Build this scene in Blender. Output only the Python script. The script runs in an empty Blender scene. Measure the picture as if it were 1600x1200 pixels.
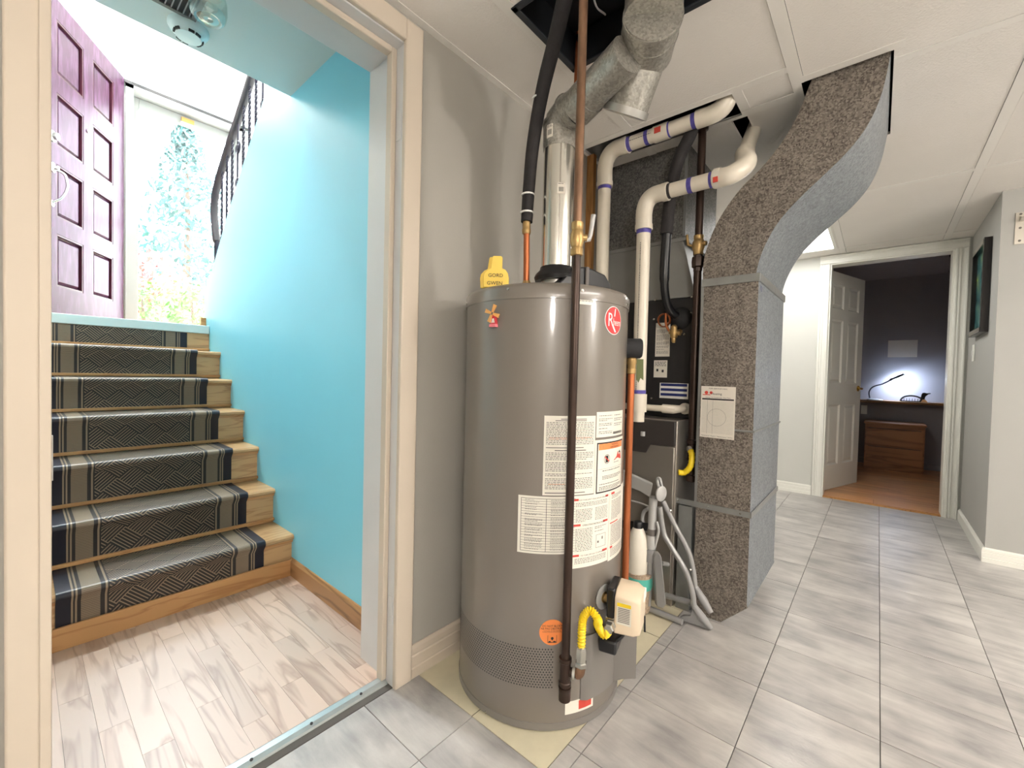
import bpy, bmesh, math, random
from mathutils import Vector, Matrix

scene = bpy.context.scene
COL = scene.collection
rnd = random.Random(7)

# ------------------------------------------------------------------ camera
F = 663.42                                   # focal length in pixels of a 1600x1200 frame
YAW, PITCH, ROLL = 0.711695512, -0.0228311355, -0.0241194364
cy, sy, cp, sp = math.cos(YAW), math.sin(YAW), math.cos(PITCH), math.sin(PITCH)
FWD = Vector((cy * cp, sy * cp, sp))
r0 = Vector((sy, -cy, 0)); d0 = FWD.cross(r0)
RIGHT = math.cos(ROLL) * r0 + math.sin(ROLL) * d0
DOWN = -math.sin(ROLL) * r0 + math.cos(ROLL) * d0
EYE = Vector((0, 0, 1.0))
cam_d = bpy.data.cameras.new('camera'); cam = bpy.data.objects.new('camera', cam_d); COL.objects.link(cam)
cam_d.sensor_width = 36.0; cam_d.sensor_fit = 'HORIZONTAL'; cam_d.lens = F / 1600 * 36.0
cam_d.clip_start = 0.02; cam_d.clip_end = 200
m3 = Matrix((RIGHT, -DOWN, -FWD)).transposed()
cam.matrix_world = Matrix.Translation(EYE) @ m3.to_4x4()
scene.camera = cam

# ------------------------------------------------------------------ world, sun, exposure
world = bpy.data.worlds.new('world'); scene.world = world; world.use_nodes = True
wn = world.node_tree.nodes; wl = world.node_tree.links
bg = wn['Background']; bg.inputs['Color'].default_value = (0.86, 0.93, 1.0, 1); bg.inputs['Strength'].default_value = 11.0
sun_d = bpy.data.lights.new('sun', 'SUN'); sun_d.energy = 5.0; sun_d.angle = math.radians(2.0); sun_d.color = (1, .96, .9)
sun = bpy.data.objects.new('sun', sun_d); COL.objects.link(sun)
sun.rotation_euler = Vector((0.45, 0.75, -0.62)).to_track_quat('-Z', 'Y').to_euler(); sun.location = (-4, -6, 9)
vs = scene.view_settings
vs.view_transform = 'Standard'; vs.look = 'None'; vs.exposure = 1.12; vs.gamma = 1.0
try: vs.use_curve_mapping = False
except Exception: pass
scene.display_settings.display_device = 'sRGB'

def portal(loc, normal, sx, sz):
    l = bpy.data.lights.new('daylight_portal', 'AREA'); l.shape = 'RECTANGLE'; l.size = sx; l.size_y = sz
    l.cycles.is_portal = True
    o = bpy.data.objects.new('daylight_portal', l); COL.objects.link(o)
    o.location = loc; o.rotation_euler = Vector(normal).to_track_quat('-Z', 'Z').to_euler()

# ------------------------------------------------------------------ helpers
def ray(px, py): return RIGHT * (px - 800) + DOWN * (py - 600) + FWD * F
def at(px, py, x=None, y=None, z=None, d=None):
    """3-D point that lies on a plane of the room (or at a depth) in a given direction from where the photo was taken"""
    r = ray(px, py)
    if x is not None: t = (x - EYE.x) / r.x
    elif y is not None: t = (y - EYE.y) / r.y
    elif z is not None: t = (z - EYE.z) / r.z
    else: t = d / F
    return EYE + r * t

ORG = {}
def s2l(c):
    c = c / 255.0
    return c / 12.92 if c <= 0.04045 else ((c + 0.055) / 1.055) ** 2.4
def rgb(r, g, b): return (s2l(r), s2l(g), s2l(b), 1)

def empty(name, loc):
    o = bpy.data.objects.new(name, None); COL.objects.link(o); o.location = loc; o.empty_display_size = .05
    ORG[o.name] = Vector(loc); return o
def tag(o, label=None, cat=None, group=None, kind=None):
    if label: o['label'] = label
    if cat: o['category'] = cat
    if group: o['group'] = group
    if kind: o['kind'] = kind
    return o
def thing(name, loc, label, cat, group=None): return tag(empty(name, loc), label, cat, group)

class MB:
    def __init__(s): s.v = []; s.f = []; s.uv = {}
    def add(s, vs_, fs):
        b = len(s.v); s.v += [Vector(p) for p in vs_]; s.f += [tuple(i + b for i in f) for f in fs]; return b
    def box(s, x0, x1, y0, y1, z0, z1):
        s.add([(x0,y0,z0),(x1,y0,z0),(x1,y1,z0),(x0,y1,z0),(x0,y0,z1),(x1,y0,z1),(x1,y1,z1),(x0,y1,z1)],
              [(3,2,1,0),(4,5,6,7),(0,1,5,4),(1,2,6,5),(2,3,7,6),(3,0,4,7)]); return s
    def obox(s, c, ex, ey, ez, hx, hy, hz):
        c = Vector(c); ex = Vector(ex).normalized(); ey = Vector(ey).normalized(); ez = Vector(ez).normalized(); P = []
        for k in (-1, 1):
            for (i, j) in ((-1,-1),(1,-1),(1,1),(-1,1)): P.append(c + ex*hx*i + ey*hy*j + ez*hz*k)
        s.add(P, [(3,2,1,0),(4,5,6,7),(0,1,5,4),(1,2,6,5),(2,3,7,6),(3,0,4,7)]); return s
    def prism(s, pts, ext):
        n = len(pts); ext = Vector(ext); P = [Vector(p) for p in pts]
        nrm = Vector((0,0,0))
        for i in range(n): nrm += P[i].cross(P[(i+1) % n])
        if nrm.dot(ext) > 0: P = P[::-1]
        Q = [p + ext for p in P]
        s.add(P + Q, [tuple(range(n)), tuple(range(2*n-1, n-1, -1))] + [(i, i+n, (i+1) % n + n, (i+1) % n) for i in range(n)]); return s
    def loft(s, rings, closed=True, caps=True):
        n = len(rings[0]); V = [p for r in rings for p in r]; Fs = []
        for k in range(len(rings)-1):
            for i in range(n if closed else n-1):
                j = (i+1) % n; Fs.append((k*n+i, k*n+j, (k+1)*n+j, (k+1)*n+i))
        if caps and closed: Fs += [tuple(range(n-1,-1,-1)), tuple((len(rings)-1)*n+i for i in range(n))]
        s.add(V, Fs); return s
    def tube(s, path, r, n=14, caps=True, squash=None):
        P = [Vector(p) for p in path]; m = len(P); R = r if isinstance(r, (list, tuple)) else [r]*m
        T = []
        for i in range(m):
            a = P[max(i-1,0)]; b = P[min(i+1,m-1)]; T.append((b-a).normalized())
        up = Vector((0,0,1)) if abs(T[0].z) < .9 else Vector((1,0,0))
        nx = T[0].cross(up).normalized(); rings = []
        for i in range(m):
            nx = (nx - T[i]*nx.dot(T[i])).normalized(); ny = T[i].cross(nx)
            rings.append([P[i] + (nx*math.cos(2*math.pi*k/n) + ny*math.sin(2*math.pi*k/n))*R[i] for k in range(n)])
        s.loft(rings, True, caps); return s
    def lathe(s, base, axis, prof, n=24, caps=True):
        axis = Vector(axis).normalized(); up = Vector((0,0,1)) if abs(axis.z) < .9 else Vector((1,0,0))
        e1 = axis.cross(up).normalized(); e2 = axis.cross(e1); base = Vector(base)
        s.loft([[base + axis*h + (e1*math.cos(2*math.pi*k/n) + e2*math.sin(2*math.pi*k/n))*max(r,1e-4) for k in range(n)] for (r, h) in prof], True, caps); return s
    def disc(s, c, nrm, r, n=20, t=.001): return s.lathe(c, nrm, [(r,0),(r,t)], n)
    def build(s, name, mat, parent=None, smooth=None, bevel=None, origin=None, seg=2, fix=True):
        me = bpy.data.meshes.new(name)
        if parent is not None: off = ORG[parent.name]
        elif origin is not None: off = Vector(origin)
        else:
            xs=[p.x for p in s.v]; ys=[p.y for p in s.v]; zs=[p.z for p in s.v]
            off = Vector(((min(xs)+max(xs))/2, (min(ys)+max(ys))/2, min(zs)))
        me.from_pydata([p - off for p in s.v], [], s.f)
        if fix:
            bm = bmesh.new(); bm.from_mesh(me); bmesh.ops.recalc_face_normals(bm, faces=bm.faces); bm.to_mesh(me); bm.free()
        me.materials.append(M[mat] if isinstance(mat, str) else mat)
        if smooth is not None:
            me.shade_smooth(); me.set_sharp_from_angle(angle=math.radians(smooth))
        me.update()
        o = bpy.data.objects.new(name, me); COL.objects.link(o)
        if parent is not None: o.parent = parent; ORG[o.name] = off
        else: o.location = off; ORG[o.name] = off
        if bevel:
            md = o.modifiers.new('bevel', 'BEVEL'); md.width = bevel; md.segments = seg; md.limit_method = 'ANGLE'; md.angle_limit = math.radians(40)
            me.shade_smooth(); me.set_sharp_from_angle(angle=math.radians(50)); md.harden_normals = False
        return o
def copy_tree(o, parent=None, delta=None):
    c = o.copy(); COL.objects.link(c); c.parent = parent
    if parent is None and delta is not None: c.location = o.location + Vector(delta)
    ORG[c.name] = (ORG[o.name] + Vector(delta or (0,0,0)))
    for ch in list(o.children):
        copy_tree(ch, c, delta)
    return c
def bez(pts, n=10):
    """Catmull-Rom through points"""
    P = [Vector(p) for p in pts]; P = [P[0]*2-P[1]] + P + [P[-1]*2-P[-2]]; out = []
    for i in range(1, len(P)-2):
        for k in range(n):
            t = k/n; a,b,c,d = P[i-1],P[i],P[i+1],P[i+2]
            out.append(.5*((2*b)+(-a+c)*t+(2*a-5*b+4*c-d)*t*t+(-a+3*b-3*c+d)*t**3))
    out.append(P[-2]); return out
_tc = {}
def text(body, size):
    """flat glyph mesh in the XY plane, centred"""
    key = (body, size)
    if key in _tc: return _tc[key]
    cu = bpy.data.curves.new('glyphs', 'FONT'); cu.body = body; cu.size = size; cu.align_x = 'CENTER'; cu.align_y = 'CENTER'; cu.resolution_u = 3
    o = bpy.data.objects.new('glyphs', cu); COL.objects.link(o)
    dg = bpy.context.evaluated_depsgraph_get(); me = bpy.data.meshes.new_from_object(o.evaluated_get(dg))
    vv = [v.co.copy() for v in me.vertices]; ff = [tuple(p.vertices) for p in me.polygons]
    bpy.data.objects.remove(o); bpy.data.curves.remove(cu); bpy.data.meshes.remove(me)
    _tc[key] = (vv, ff); return vv, ff

# ------------------------------------------------------------------ materials
M = {}
def new_mat(name):
    m = bpy.data.materials.new(name); m.use_nodes = True; M[name] = m
    nt = m.node_tree; return m, nt.nodes, nt.links, nt.nodes['Principled BSDF']
def mat(name, col, rough=.5, metal=0., var=0., vscale=8., bump=0., bscale=60., spec=None, coat=0., stretch=None, emit=None, es=0.):
    m, N, L, p = new_mat(name)
    p.inputs['Base Color'].default_value = col; p.inputs['Roughness'].default_value = rough; p.inputs['Metallic'].default_value = metal
    if spec is not None: p.inputs['Specular IOR Level'].default_value = spec
    if coat: p.inputs['Coat Weight'].default_value = coat; p.inputs['Coat Roughness'].default_value = .08
    if emit: p.inputs['Emission Color'].default_value = emit; p.inputs['Emission Strength'].default_value = es
    if var or bump:
        tc = N.new('ShaderNodeTexCoord'); mp = N.new('ShaderNodeMapping'); L.new(tc.outputs['Object'], mp.inputs['Vector'])
        if stretch: mp.inputs['Scale'].default_value = stretch
    if var:
        nz = N.new('ShaderNodeTexNoise'); nz.inputs['Scale'].default_value = vscale; nz.inputs['Detail'].default_value = 6
        L.new(mp.outputs['Vector'], nz.inputs['Vector'])
        cr = N.new('ShaderNodeMapRange'); cr.inputs['From Min'].default_value = .3; cr.inputs['From Max'].default_value = .7
        cr.inputs['To Min'].default_value = 1-var; cr.inputs['To Max'].default_value = 1+var; L.new(nz.outputs['Fac'], cr.inputs['Value'])
        mx = N.new('ShaderNodeVectorMath'); mx.operation = 'SCALE'; mx.inputs[0].default_value = col[:3]; L.new(cr.outputs['Result'], mx.inputs['Scale'])
        L.new(mx.outputs['Vector'], p.inputs['Base Color'])
    if bump:
        nb = N.new('ShaderNodeTexNoise'); nb.inputs['Scale'].default_value = bscale; nb.inputs['Detail'].default_value = 4; L.new(mp.outputs['Vector'], nb.inputs['Vector'])
        bp = N.new('ShaderNodeBump'); bp.inputs['Strength'].default_value = bump; bp.inputs['Distance'].default_value = .003
        L.new(nb.outputs['Fac'], bp.inputs['Height']); L.new(bp.outputs['Normal'], p.inputs['Normal'])
    return m
def wood(name, c1, c2, along='Y', rough=.4, scale=1., coat=0.):
    """wood grain stretched along one axis, offset per object"""
    m, N, L, p = new_mat(name); p.inputs['Roughness'].default_value = rough
    if coat: p.inputs['Coat Weight'].default_value = coat; p.inputs['Coat Roughness'].default_value = .2
    tc = N.new('ShaderNodeTexCoord'); oi = N.new('ShaderNodeObjectInfo'); mp = N.new('ShaderNodeMapping')
    sc = {'X': (1.5,14,14), 'Y': (14,1.5,14), 'Z': (14,14,1.5)}[along]; mp.inputs['Scale'].default_value = [a*scale for a in sc]
    L.new(tc.outputs['Object'], mp.inputs['Vector'])
    ofs = N.new('ShaderNodeVectorMath'); ofs.operation = 'SCALE'; ofs.inputs[0].default_value = (17, 31, 23); L.new(oi.outputs['Random'], ofs.inputs['Scale'])
    L.new(ofs.outputs['Vector'], mp.inputs['Location'])
    nz = N.new('ShaderNodeTexNoise'); nz.inputs['Scale'].default_value = 1.0; nz.inputs['Detail'].default_value = 3; nz.inputs['Distortion'].default_value = .6
    L.new(mp.outputs['Vector'], nz.inputs['Vector'])
    ml = N.new('ShaderNodeMath'); ml.operation = 'MULTIPLY'; ml.inputs[1].default_value = 9.0; L.new(nz.outputs['Fac'], ml.inputs[0])
    fr = N.new('ShaderNodeMath'); fr.operation = 'PINGPONG'; fr.inputs[1].default_value = 1.0; L.new(ml.outputs[0], fr.inputs[0])
    cr = N.new('ShaderNodeValToRGB'); cr.color_ramp.elements[0].color = c1; cr.color_ramp.elements[1].color = c2
    cr.color_ramp.elements[0].position = .0; cr.color_ramp.elements[1].position = .45; L.new(fr.outputs[0], cr.inputs['Fac'])
    mr = N.new('ShaderNodeMapRange'); mr.inputs['To Min'].default_value = .86; mr.inputs['To Max'].default_value = 1.12; L.new(oi.outputs['Random'], mr.inputs['Value'])
    mx = N.new('ShaderNodeVectorMath'); mx.operation = 'SCALE'; L.new(cr.outputs['Color'], mx.inputs[0]); L.new(mr.outputs['Result'], mx.inputs['Scale'])
    L.new(mx.outputs['Vector'], p.inputs['Base Color']); return m
def galv(name, c1, c2, scale, rough, metal):
    """zinc spangle"""
    m, N, L, p = new_mat(name); p.inputs['Metallic'].default_value = metal
    tc = N.new('ShaderNodeTexCoord'); vo = N.new('ShaderNodeTexVoronoi'); vo.inputs['Scale'].default_value = scale; L.new(tc.outputs['Object'], vo.inputs['Vector'])
    nz = N.new('ShaderNodeTexNoise'); nz.inputs['Scale'].default_value = scale*.12; nz.inputs['Detail'].default_value = 8; L.new(tc.outputs['Object'], nz.inputs['Vector'])
    sx = N.new('ShaderNodeSeparateColor'); L.new(vo.outputs['Color'], sx.inputs['Color'])
    a = N.new('ShaderNodeMath'); a.operation = 'MULTIPLY_ADD'; a.inputs[1].default_value = .6; L.new(sx.outputs['Red'], a.inputs[0])
    b = N.new('ShaderNodeMath'); b.operation = 'MULTIPLY'; b.inputs[1].default_value = .5; L.new(nz.outputs['Fac'], b.inputs[0]); L.new(b.outputs[0], a.inputs[2])
    cr = N.new('ShaderNodeValToRGB'); cr.color_ramp.elements[0].color = c1; cr.color_ramp.elements[1].color = c2
    cr.color_ramp.elements[0].position = .2; cr.color_ramp.elements[1].position = .9; L.new(a.outputs[0], cr.inputs['Fac']); L.new(cr.outputs['Color'], p.inputs['Base Color'])
    mr = N.new('ShaderNodeMapRange'); mr.inputs['To Min'].default_value = rough-.02; mr.inputs['To Max'].default_value = rough+.06; L.new(sx.outputs['Green'], mr.inputs['Value']); L.new(mr.outputs['Result'], p.inputs['Roughness'])
    return m

mat('wall_grey', rgb(168,165,157), .6, var=.03, vscale=2.5, bump=.10, bscale=160)
mat('wall_pale', rgb(205,206,200), .6, var=.02, vscale=2, bump=.08, bscale=160)
mat('wall_hall', rgb(176,176,172), .6, var=.02, vscale=2, bump=.08, bscale=160)
mat('wall_bedroom', rgb(156,154,158), .65, bump=.06, bscale=160)
mat('turquoise', rgb(132,210,230), .38, var=.02, vscale=2.0, bump=.05, bscale=40)
mat('stair_soffit', rgb(198,208,206), .55, var=.02, vscale=3, bump=.08, bscale=80)
mat('foyer_white', rgb(245,244,240), .6)
mat('cream_trim', rgb(202,190,174), .38, var=.02, vscale=5)
mat('white_trim', rgb(236,236,228), .35)
mat('jamb_white', rgb(206,206,206), .32, var=.02, vscale=6)
mat('ceiling_panel', rgb(234,230,224), .8, var=.02, vscale=4, bump=.5, bscale=130)
mat('ceiling_strip', rgb(236,233,227), .6, bump=.05)
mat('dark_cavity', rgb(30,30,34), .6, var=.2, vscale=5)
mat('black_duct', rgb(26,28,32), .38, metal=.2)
mat('dark_trim', rgb(60,64,70), .35, metal=.5)
mat('tank_grey', rgb(120,113,105), .3, metal=.0, coat=.8, bump=.02, bscale=200)
mat('tank_cover', rgb(122,118,114), .35, metal=.0, bump=.02, bscale=200)
mat('black_plastic', rgb(26,27,30), .3)
mat('black_rubber', rgb(30,30,32), .75, bump=.3, bscale=120)
mat('black_foam', rgb(40,37,38), .8, var=.2, vscale=40, bump=.4, bscale=150)
mat('black_iron', rgb(62,47,40), .36, metal=.5, var=.35, vscale=30, stretch=(1,1,.25), bump=.2, bscale=120)
mat('rusty_iron', rgb(124,94,72), .42, metal=.5, var=.35, vscale=40, stretch=(1,1,.3), bump=.25, bscale=150)
mat('copper', rgb(186,110,70), .34, metal=.75, var=.25, vscale=18, stretch=(1,1,.2))
mat('brass', rgb(180,150,100), .4, metal=.7, var=.2, vscale=40)
mat('chrome', rgb(215,215,215), .18, metal=1.)
mat('steel', rgb(196,196,192), .3, metal=.9, var=.08, vscale=20)
mat('bright_flue', rgb(226,224,216), .2, metal=1., bump=.03, bscale=15, stretch=(1,1,.15))
galv('galv_pipe', rgb(146,144,136), rgb(184,181,173), 170, .36, .65)
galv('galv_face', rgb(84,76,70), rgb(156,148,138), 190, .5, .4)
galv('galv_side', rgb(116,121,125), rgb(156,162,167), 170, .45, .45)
galv('galv_plenum', rgb(84,84,84), rgb(140,138,134), 150, .5, .4)
mat('galv_strip', rgb(150,152,150), .4, metal=.6, var=.08, vscale=20)
mat('coil_grey', rgb(150,150,146), .5, metal=.2, var=.06, vscale=6)
mat('furnace_steel', rgb(146,140,132), .34, metal=.55, bump=.1, bscale=400)
mat('furnace_black', rgb(34,33,34), .45)
mat('furnace_brown', rgb(58,54,52), .4)
mat('pvc', rgb(226,218,202), .32, var=.03, vscale=15)
mat('purple_primer', rgb(86,78,160), .5, var=.25, vscale=60)
mat('ink', rgb(52,50,50), .7); mat('ink_light', rgb(120,116,112), .7); mat('ink_red', rgb(206,72,60), .6); mat('ink_orange', rgb(238,140,80), .6)
mat('ink_blue', rgb(28,44,110), .6)
mat('label_white', rgb(232,228,216), .45); mat('label_paper', rgb(226,220,208), .6)
mat('label_orange', rgb(240,142,76), .5); mat('label_red', rgb(214,66,68), .35); mat('pure_white', rgb(244,244,240), .4)
mat('yellow_plastic', rgb(240,206,92), .45); mat('yellow_hose', rgb(238,206,36), .38)
mat('valve_beige', rgb(226,208,182), .38); mat('silver_nut', rgb(190,188,180), .25, metal=.9)
mat('orange_wood', rgb(232,170,96), .5); mat('magnet_red', rgb(206,58,66), .4); mat('magnet_pink', rgb(240,130,140), .4)
mat('grey_plastic', rgb(150,150,150), .42); mat('grey_tube', rgb(160,160,160), .32, metal=.25); mat('grey_light', rgb(182,182,180), .4); mat('grey_dark', rgb(110,104,100), .55)
mat('jug_white', rgb(232,226,212), .4); mat('teal', rgb(80,176,160), .6)
mat('wrought_iron', rgb(40,36,52), .4, metal=.4); mat('handrail', rgb(52,46,52), .35)
mat('door_white', rgb(214,212,204), .38); mat('gold', rgb(206,166,84), .25, metal=.9)
mat('aluminium', rgb(190,198,198), .34, metal=.8, var=.06, vscale=30); mat('storm_frame', rgb(168,170,168), .4)
mat('landing_strip', rgb(206,222,222), .4)
mat('lamp_white', rgb(236,236,240), .35); mat('lamp_head', rgb(80,82,90), .4)
mat('led', (1,1,1,1), .4, emit=(.62,.75,1,1), es=230.)
mat('frame_black', rgb(28,24,24), .22); mat('frame_silver', rgb(170,164,154), .3, metal=.6)
mat('bracket_metal', rgb(196,190,178), .35, metal=.5); mat('smoke_white', rgb(222,236,236), .35)
mat('loon_black', rgb(32,32,36), .4); mat('loon_wood', rgb(232,196,150), .5)
mat('lawn', rgb(190,200,150), .9, var=.15, vscale=3); mat('leaf_green', rgb(74,120,40), .7); mat('leaf_blue', rgb(52,92,92), .7); mat('leaf_red', rgb(140,58,58), .7); mat('bark', rgb(90,70,60), .9); mat('porch', rgb(196,192,186), .8)
wood('oak', rgb(176,134,90), rgb(200,160,114), 'X', .36, 1.6, coat=.3)
wood('oak_trim', rgb(168,118,72), rgb(190,142,92), 'X', .4, 1.4)
wood('oak_trim_y', rgb(128,92,58), rgb(172,128,84), 'Y', .4, .6)
wood('laminate', rgb(160,128,106), rgb(194,166,146), 'Y', .48, 1.0, coat=1.0)
M['laminate'].node_tree.nodes['Principled BSDF'].inputs['Coat Roughness'].default_value = .40
M['laminate'].node_tree.nodes['Principled BSDF'].inputs['Specular IOR Level'].default_value = .9
wood('bed_floor', rgb(184,124,74), rgb(210,154,100), 'Y', .28, .6, coat=.3)
wood('dresser', rgb(142,92,56), rgb(180,126,82), 'Y', .4, .6)
wood('stud', rgb(150,100,50), rgb(190,140,82), 'Z', .6, .6)

# maroon painted door with scuffs
m, N, L, p = new_mat('maroon'); p.inputs['Roughness'].default_value = .42; p.inputs['Specular IOR Level'].default_value = .3
tc = N.new('ShaderNodeTexCoord'); mp = N.new('ShaderNodeMapping'); mp.inputs['Scale'].default_value = (5,5,1); L.new(tc.outputs['Object'], mp.inputs['Vector'])
nz = N.new('ShaderNodeTexNoise'); nz.inputs['Scale'].default_value = 6; nz.inputs['Detail'].default_value = 8; L.new(mp.outputs['Vector'], nz.inputs['Vector'])
cr = N.new('ShaderNodeValToRGB'); cr.color_ramp.elements[0].position = .45; cr.color_ramp.elements[1].position = .75
cr.color_ramp.elements[0].color = rgb(72,28,60); cr.color_ramp.elements[1].color = rgb(104,62,100); L.new(nz.outputs['Fac'], cr.inputs['Fac']); L.new(cr.outputs['Color'], p.inputs['Base Color'])
mat('maroon_dark', rgb(74,26,42), .4)

# grey vinyl floor tile: cloudy with streaks, each tile its own piece of the print
m, N, L, p = new_mat('tile_grey')
tc = N.new('ShaderNodeTexCoord'); oi = N.new('ShaderNodeObjectInfo'); of = N.new('ShaderNodeVectorMath'); of.operation = 'SCALE'; of.inputs[0].default_value = (37,53,11); L.new(oi.outputs['Random'], of.inputs['Scale'])
ad = N.new('ShaderNodeVectorMath'); L.new(tc.outputs['Object'], ad.inputs[0]); L.new(of.outputs['Vector'], ad.inputs[1])
m1 = N.new('ShaderNodeMapping'); m1.inputs['Scale'].default_value = (16,3.2,1); L.new(ad.outputs['Vector'], m1.inputs['Vector'])
n1 = N.new('ShaderNodeTexNoise'); n1.inputs['Scale'].default_value = 1; n1.inputs['Detail'].default_value = 9; n1.inputs['Roughness'].default_value = .62; n1.inputs['Distortion'].default_value = .4; L.new(m1.outputs['Vector'], n1.inputs['Vector'])
n2 = N.new('ShaderNodeTexNoise'); n2.inputs['Scale'].default_value = 6; n2.inputs['Detail'].default_value = 3; L.new(ad.outputs['Vector'], n2.inputs['Vector'])
mm = N.new('ShaderNodeMath'); mm.operation = 'MULTIPLY_ADD'; mm.inputs[1].default_value = .55; L.new(n1.outputs['Fac'], mm.inputs[0])
m2_ = N.new('ShaderNodeMath'); m2_.operation = 'MULTIPLY'; m2_.inputs[1].default_value = .45; L.new(n2.outputs['Fac'], m2_.inputs[0]); L.new(m2_.outputs[0], mm.inputs[2])
cr = N.new('ShaderNodeValToRGB'); e = cr.color_ramp.elements
e[0].position = .36; e[0].color = rgb(142,140,139); e[1].position = .66; e[1].color = rgb(198,195,190)
k = e.new(.5); k.color = rgb(172,169,166); L.new(mm.outputs[0], cr.inputs['Fac'])
mr = N.new('ShaderNodeMapRange'); mr.inputs['To Min'].default_value = .92; mr.inputs['To Max'].default_value = 1.06; L.new(oi.outputs['Random'], mr.inputs['Value'])
sc = N.new('ShaderNodeVectorMath'); sc.operation = 'SCALE'; L.new(cr.outputs['Color'], sc.inputs[0]); L.new(mr.outputs['Result'], sc.inputs['Scale']); L.new(sc.outputs['Vector'], p.inputs['Base Color'])
p.inputs['Roughness'].default_value = .29
nb = N.new('ShaderNodeTexNoise'); nb.inputs['Scale'].default_value = 130; L.new(tc.outputs['Object'], nb.inputs['Vector'])
b = N.new('ShaderNodeBump'); b.inputs['Strength'].default_value = .25; b.inputs['Distance'].default_value = .002; L.new(nb.outputs['Fac'], b.inputs['Height']); L.new(b.outputs['Normal'], p.inputs['Normal'])
mat('tile_cream', rgb(204,196,170), .5, var=.06, vscale=14, bump=.15, bscale=80)
mat('grout', rgb(84,80,76), .9)

# stair runner: dark bands at the edges, woven diamonds in the middle (uv: u across, v along, metres)
m, N, L, p = new_mat('runner'); p.inputs['Roughness'].default_value = .42
tc = N.new('ShaderNodeTexCoord'); sp_ = N.new('ShaderNodeSeparateXYZ'); L.new(tc.outputs['UV'], sp_.inputs[0])
def MA(op, a, b=None):
    n = N.new('ShaderNodeMath'); n.operation = op
    for i, q in enumerate((a, b)):
        if q is None: continue
        if isinstance(q, (int, float)): n.inputs[i].default_value = q
        else: L.new(q, n.inputs[i])
    return n.outputs[0]
U, V = sp_.outputs['X'], sp_.outputs['Y']
s_ = .105
pq = MA('DIVIDE', MA('ADD', U, V), s_); qq = MA('DIVIDE', MA('SUBTRACT', U, V), s_)
par = MA('MODULO', MA('ADD', MA('FLOOR', pq), MA('ADD', MA('FLOOR', qq), 200.0)), 2.0)
par = MA('ROUND', par)
st1 = MA('FRACT', MA('MULTIPLY', pq, 7.0)); st2 = MA('FRACT', MA('MULTIPLY', qq, 7.0))
sel = MA('ADD', MA('MULTIPLY', st1, par), MA('MULTIPLY', st2, MA('SUBTRACT', 1.0, par)))
weave = MA('GREATER_THAN', sel, .66)
W_ = .655
ed = MA('MINIMUM', U, MA('SUBTRACT', W_, U))               # distance from the nearer edge
centre = MA('GREATER_THAN', ed, .135)
fine = MA('GREATER_THAN', MA('FRACT', MA('MULTIPLY', V, 160.0)), .45)
band = MA('MULTIPLY', MA('GREATER_THAN', ed, .062), MA('LESS_THAN', ed, .112))
l1 = MA('LESS_THAN', MA('ABSOLUTE', MA('SUBTRACT', ed, .040)), .0025); l2 = MA('LESS_THAN', MA('ABSOLUTE', MA('SUBTRACT', ed, .050)), .0025); l3 = MA('LESS_THAN', MA('ABSOLUTE', MA('SUBTRACT', ed, .127)), .003)
tan = MA('MAXIMUM', MA('MULTIPLY', centre, weave), MA('MAXIMUM', MA('MULTIPLY', band, MA('ADD', .45, MA('MULTIPLY', fine, .5))), MA('MAXIMUM', l1, MA('MAXIMUM', l2, l3))))
navy = MA('LESS_THAN', ed, .036)
mc = N.new('ShaderNodeMix'); mc.data_type = 'RGBA'; mc.inputs['A'].default_value = rgb(42,38,38); mc.inputs['B'].default_value = rgb(22,24,38); L.new(navy, mc.inputs['Factor'])
mc2 = N.new('ShaderNodeMix'); mc2.data_type = 'RGBA'; L.new(mc.outputs['Result'], mc2.inputs['A']); mc2.inputs['B'].default_value = rgb(146,128,106); L.new(tan, mc2.inputs['Factor'])
L.new(mc2.outputs['Result'], p.inputs['Base Color'])
b = N.new('ShaderNodeBump'); b.inputs['Strength'].default_value = .3; b.inputs['Distance'].default_value = .002; L.new(tan, b.inputs['Height']); L.new(b.outputs['Normal'], p.inputs['Normal'])

# clear glass that lets light straight through
def glass(name, gloss=.1, tint=(1,1,1,1)):
    m = bpy.data.materials.new(name); m.use_nodes = True; M[name] = m; N = m.node_tree.nodes; L = m.node_tree.links; N.clear()
    o = N.new('ShaderNodeOutputMaterial'); t = N.new('ShaderNodeBsdfTransparent'); t.inputs['Color'].default_value = tint
    g = N.new('ShaderNodeBsdfGlossy'); g.inputs['Roughness'].default_value = .03; x = N.new('ShaderNodeMixShader'); x.inputs['Fac'].default_value = gloss
    L.new(t.outputs[0], x.inputs[1]); L.new(g.outputs[0], x.inputs[2]); L.new(x.outputs[0], o.inputs['Surface'])
glass('window_glass', .04)
glass('jar_glass', .28, (.90,.97,.94,1))
m, N, L, p = new_mat('bulb_glass'); p.inputs['Base Color'].default_value = rgb(230,232,235); p.inputs['Transmission Weight'].default_value = .9; p.inputs['Roughness'].default_value = .08; p.inputs['IOR'].default_value = 1.3
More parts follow.
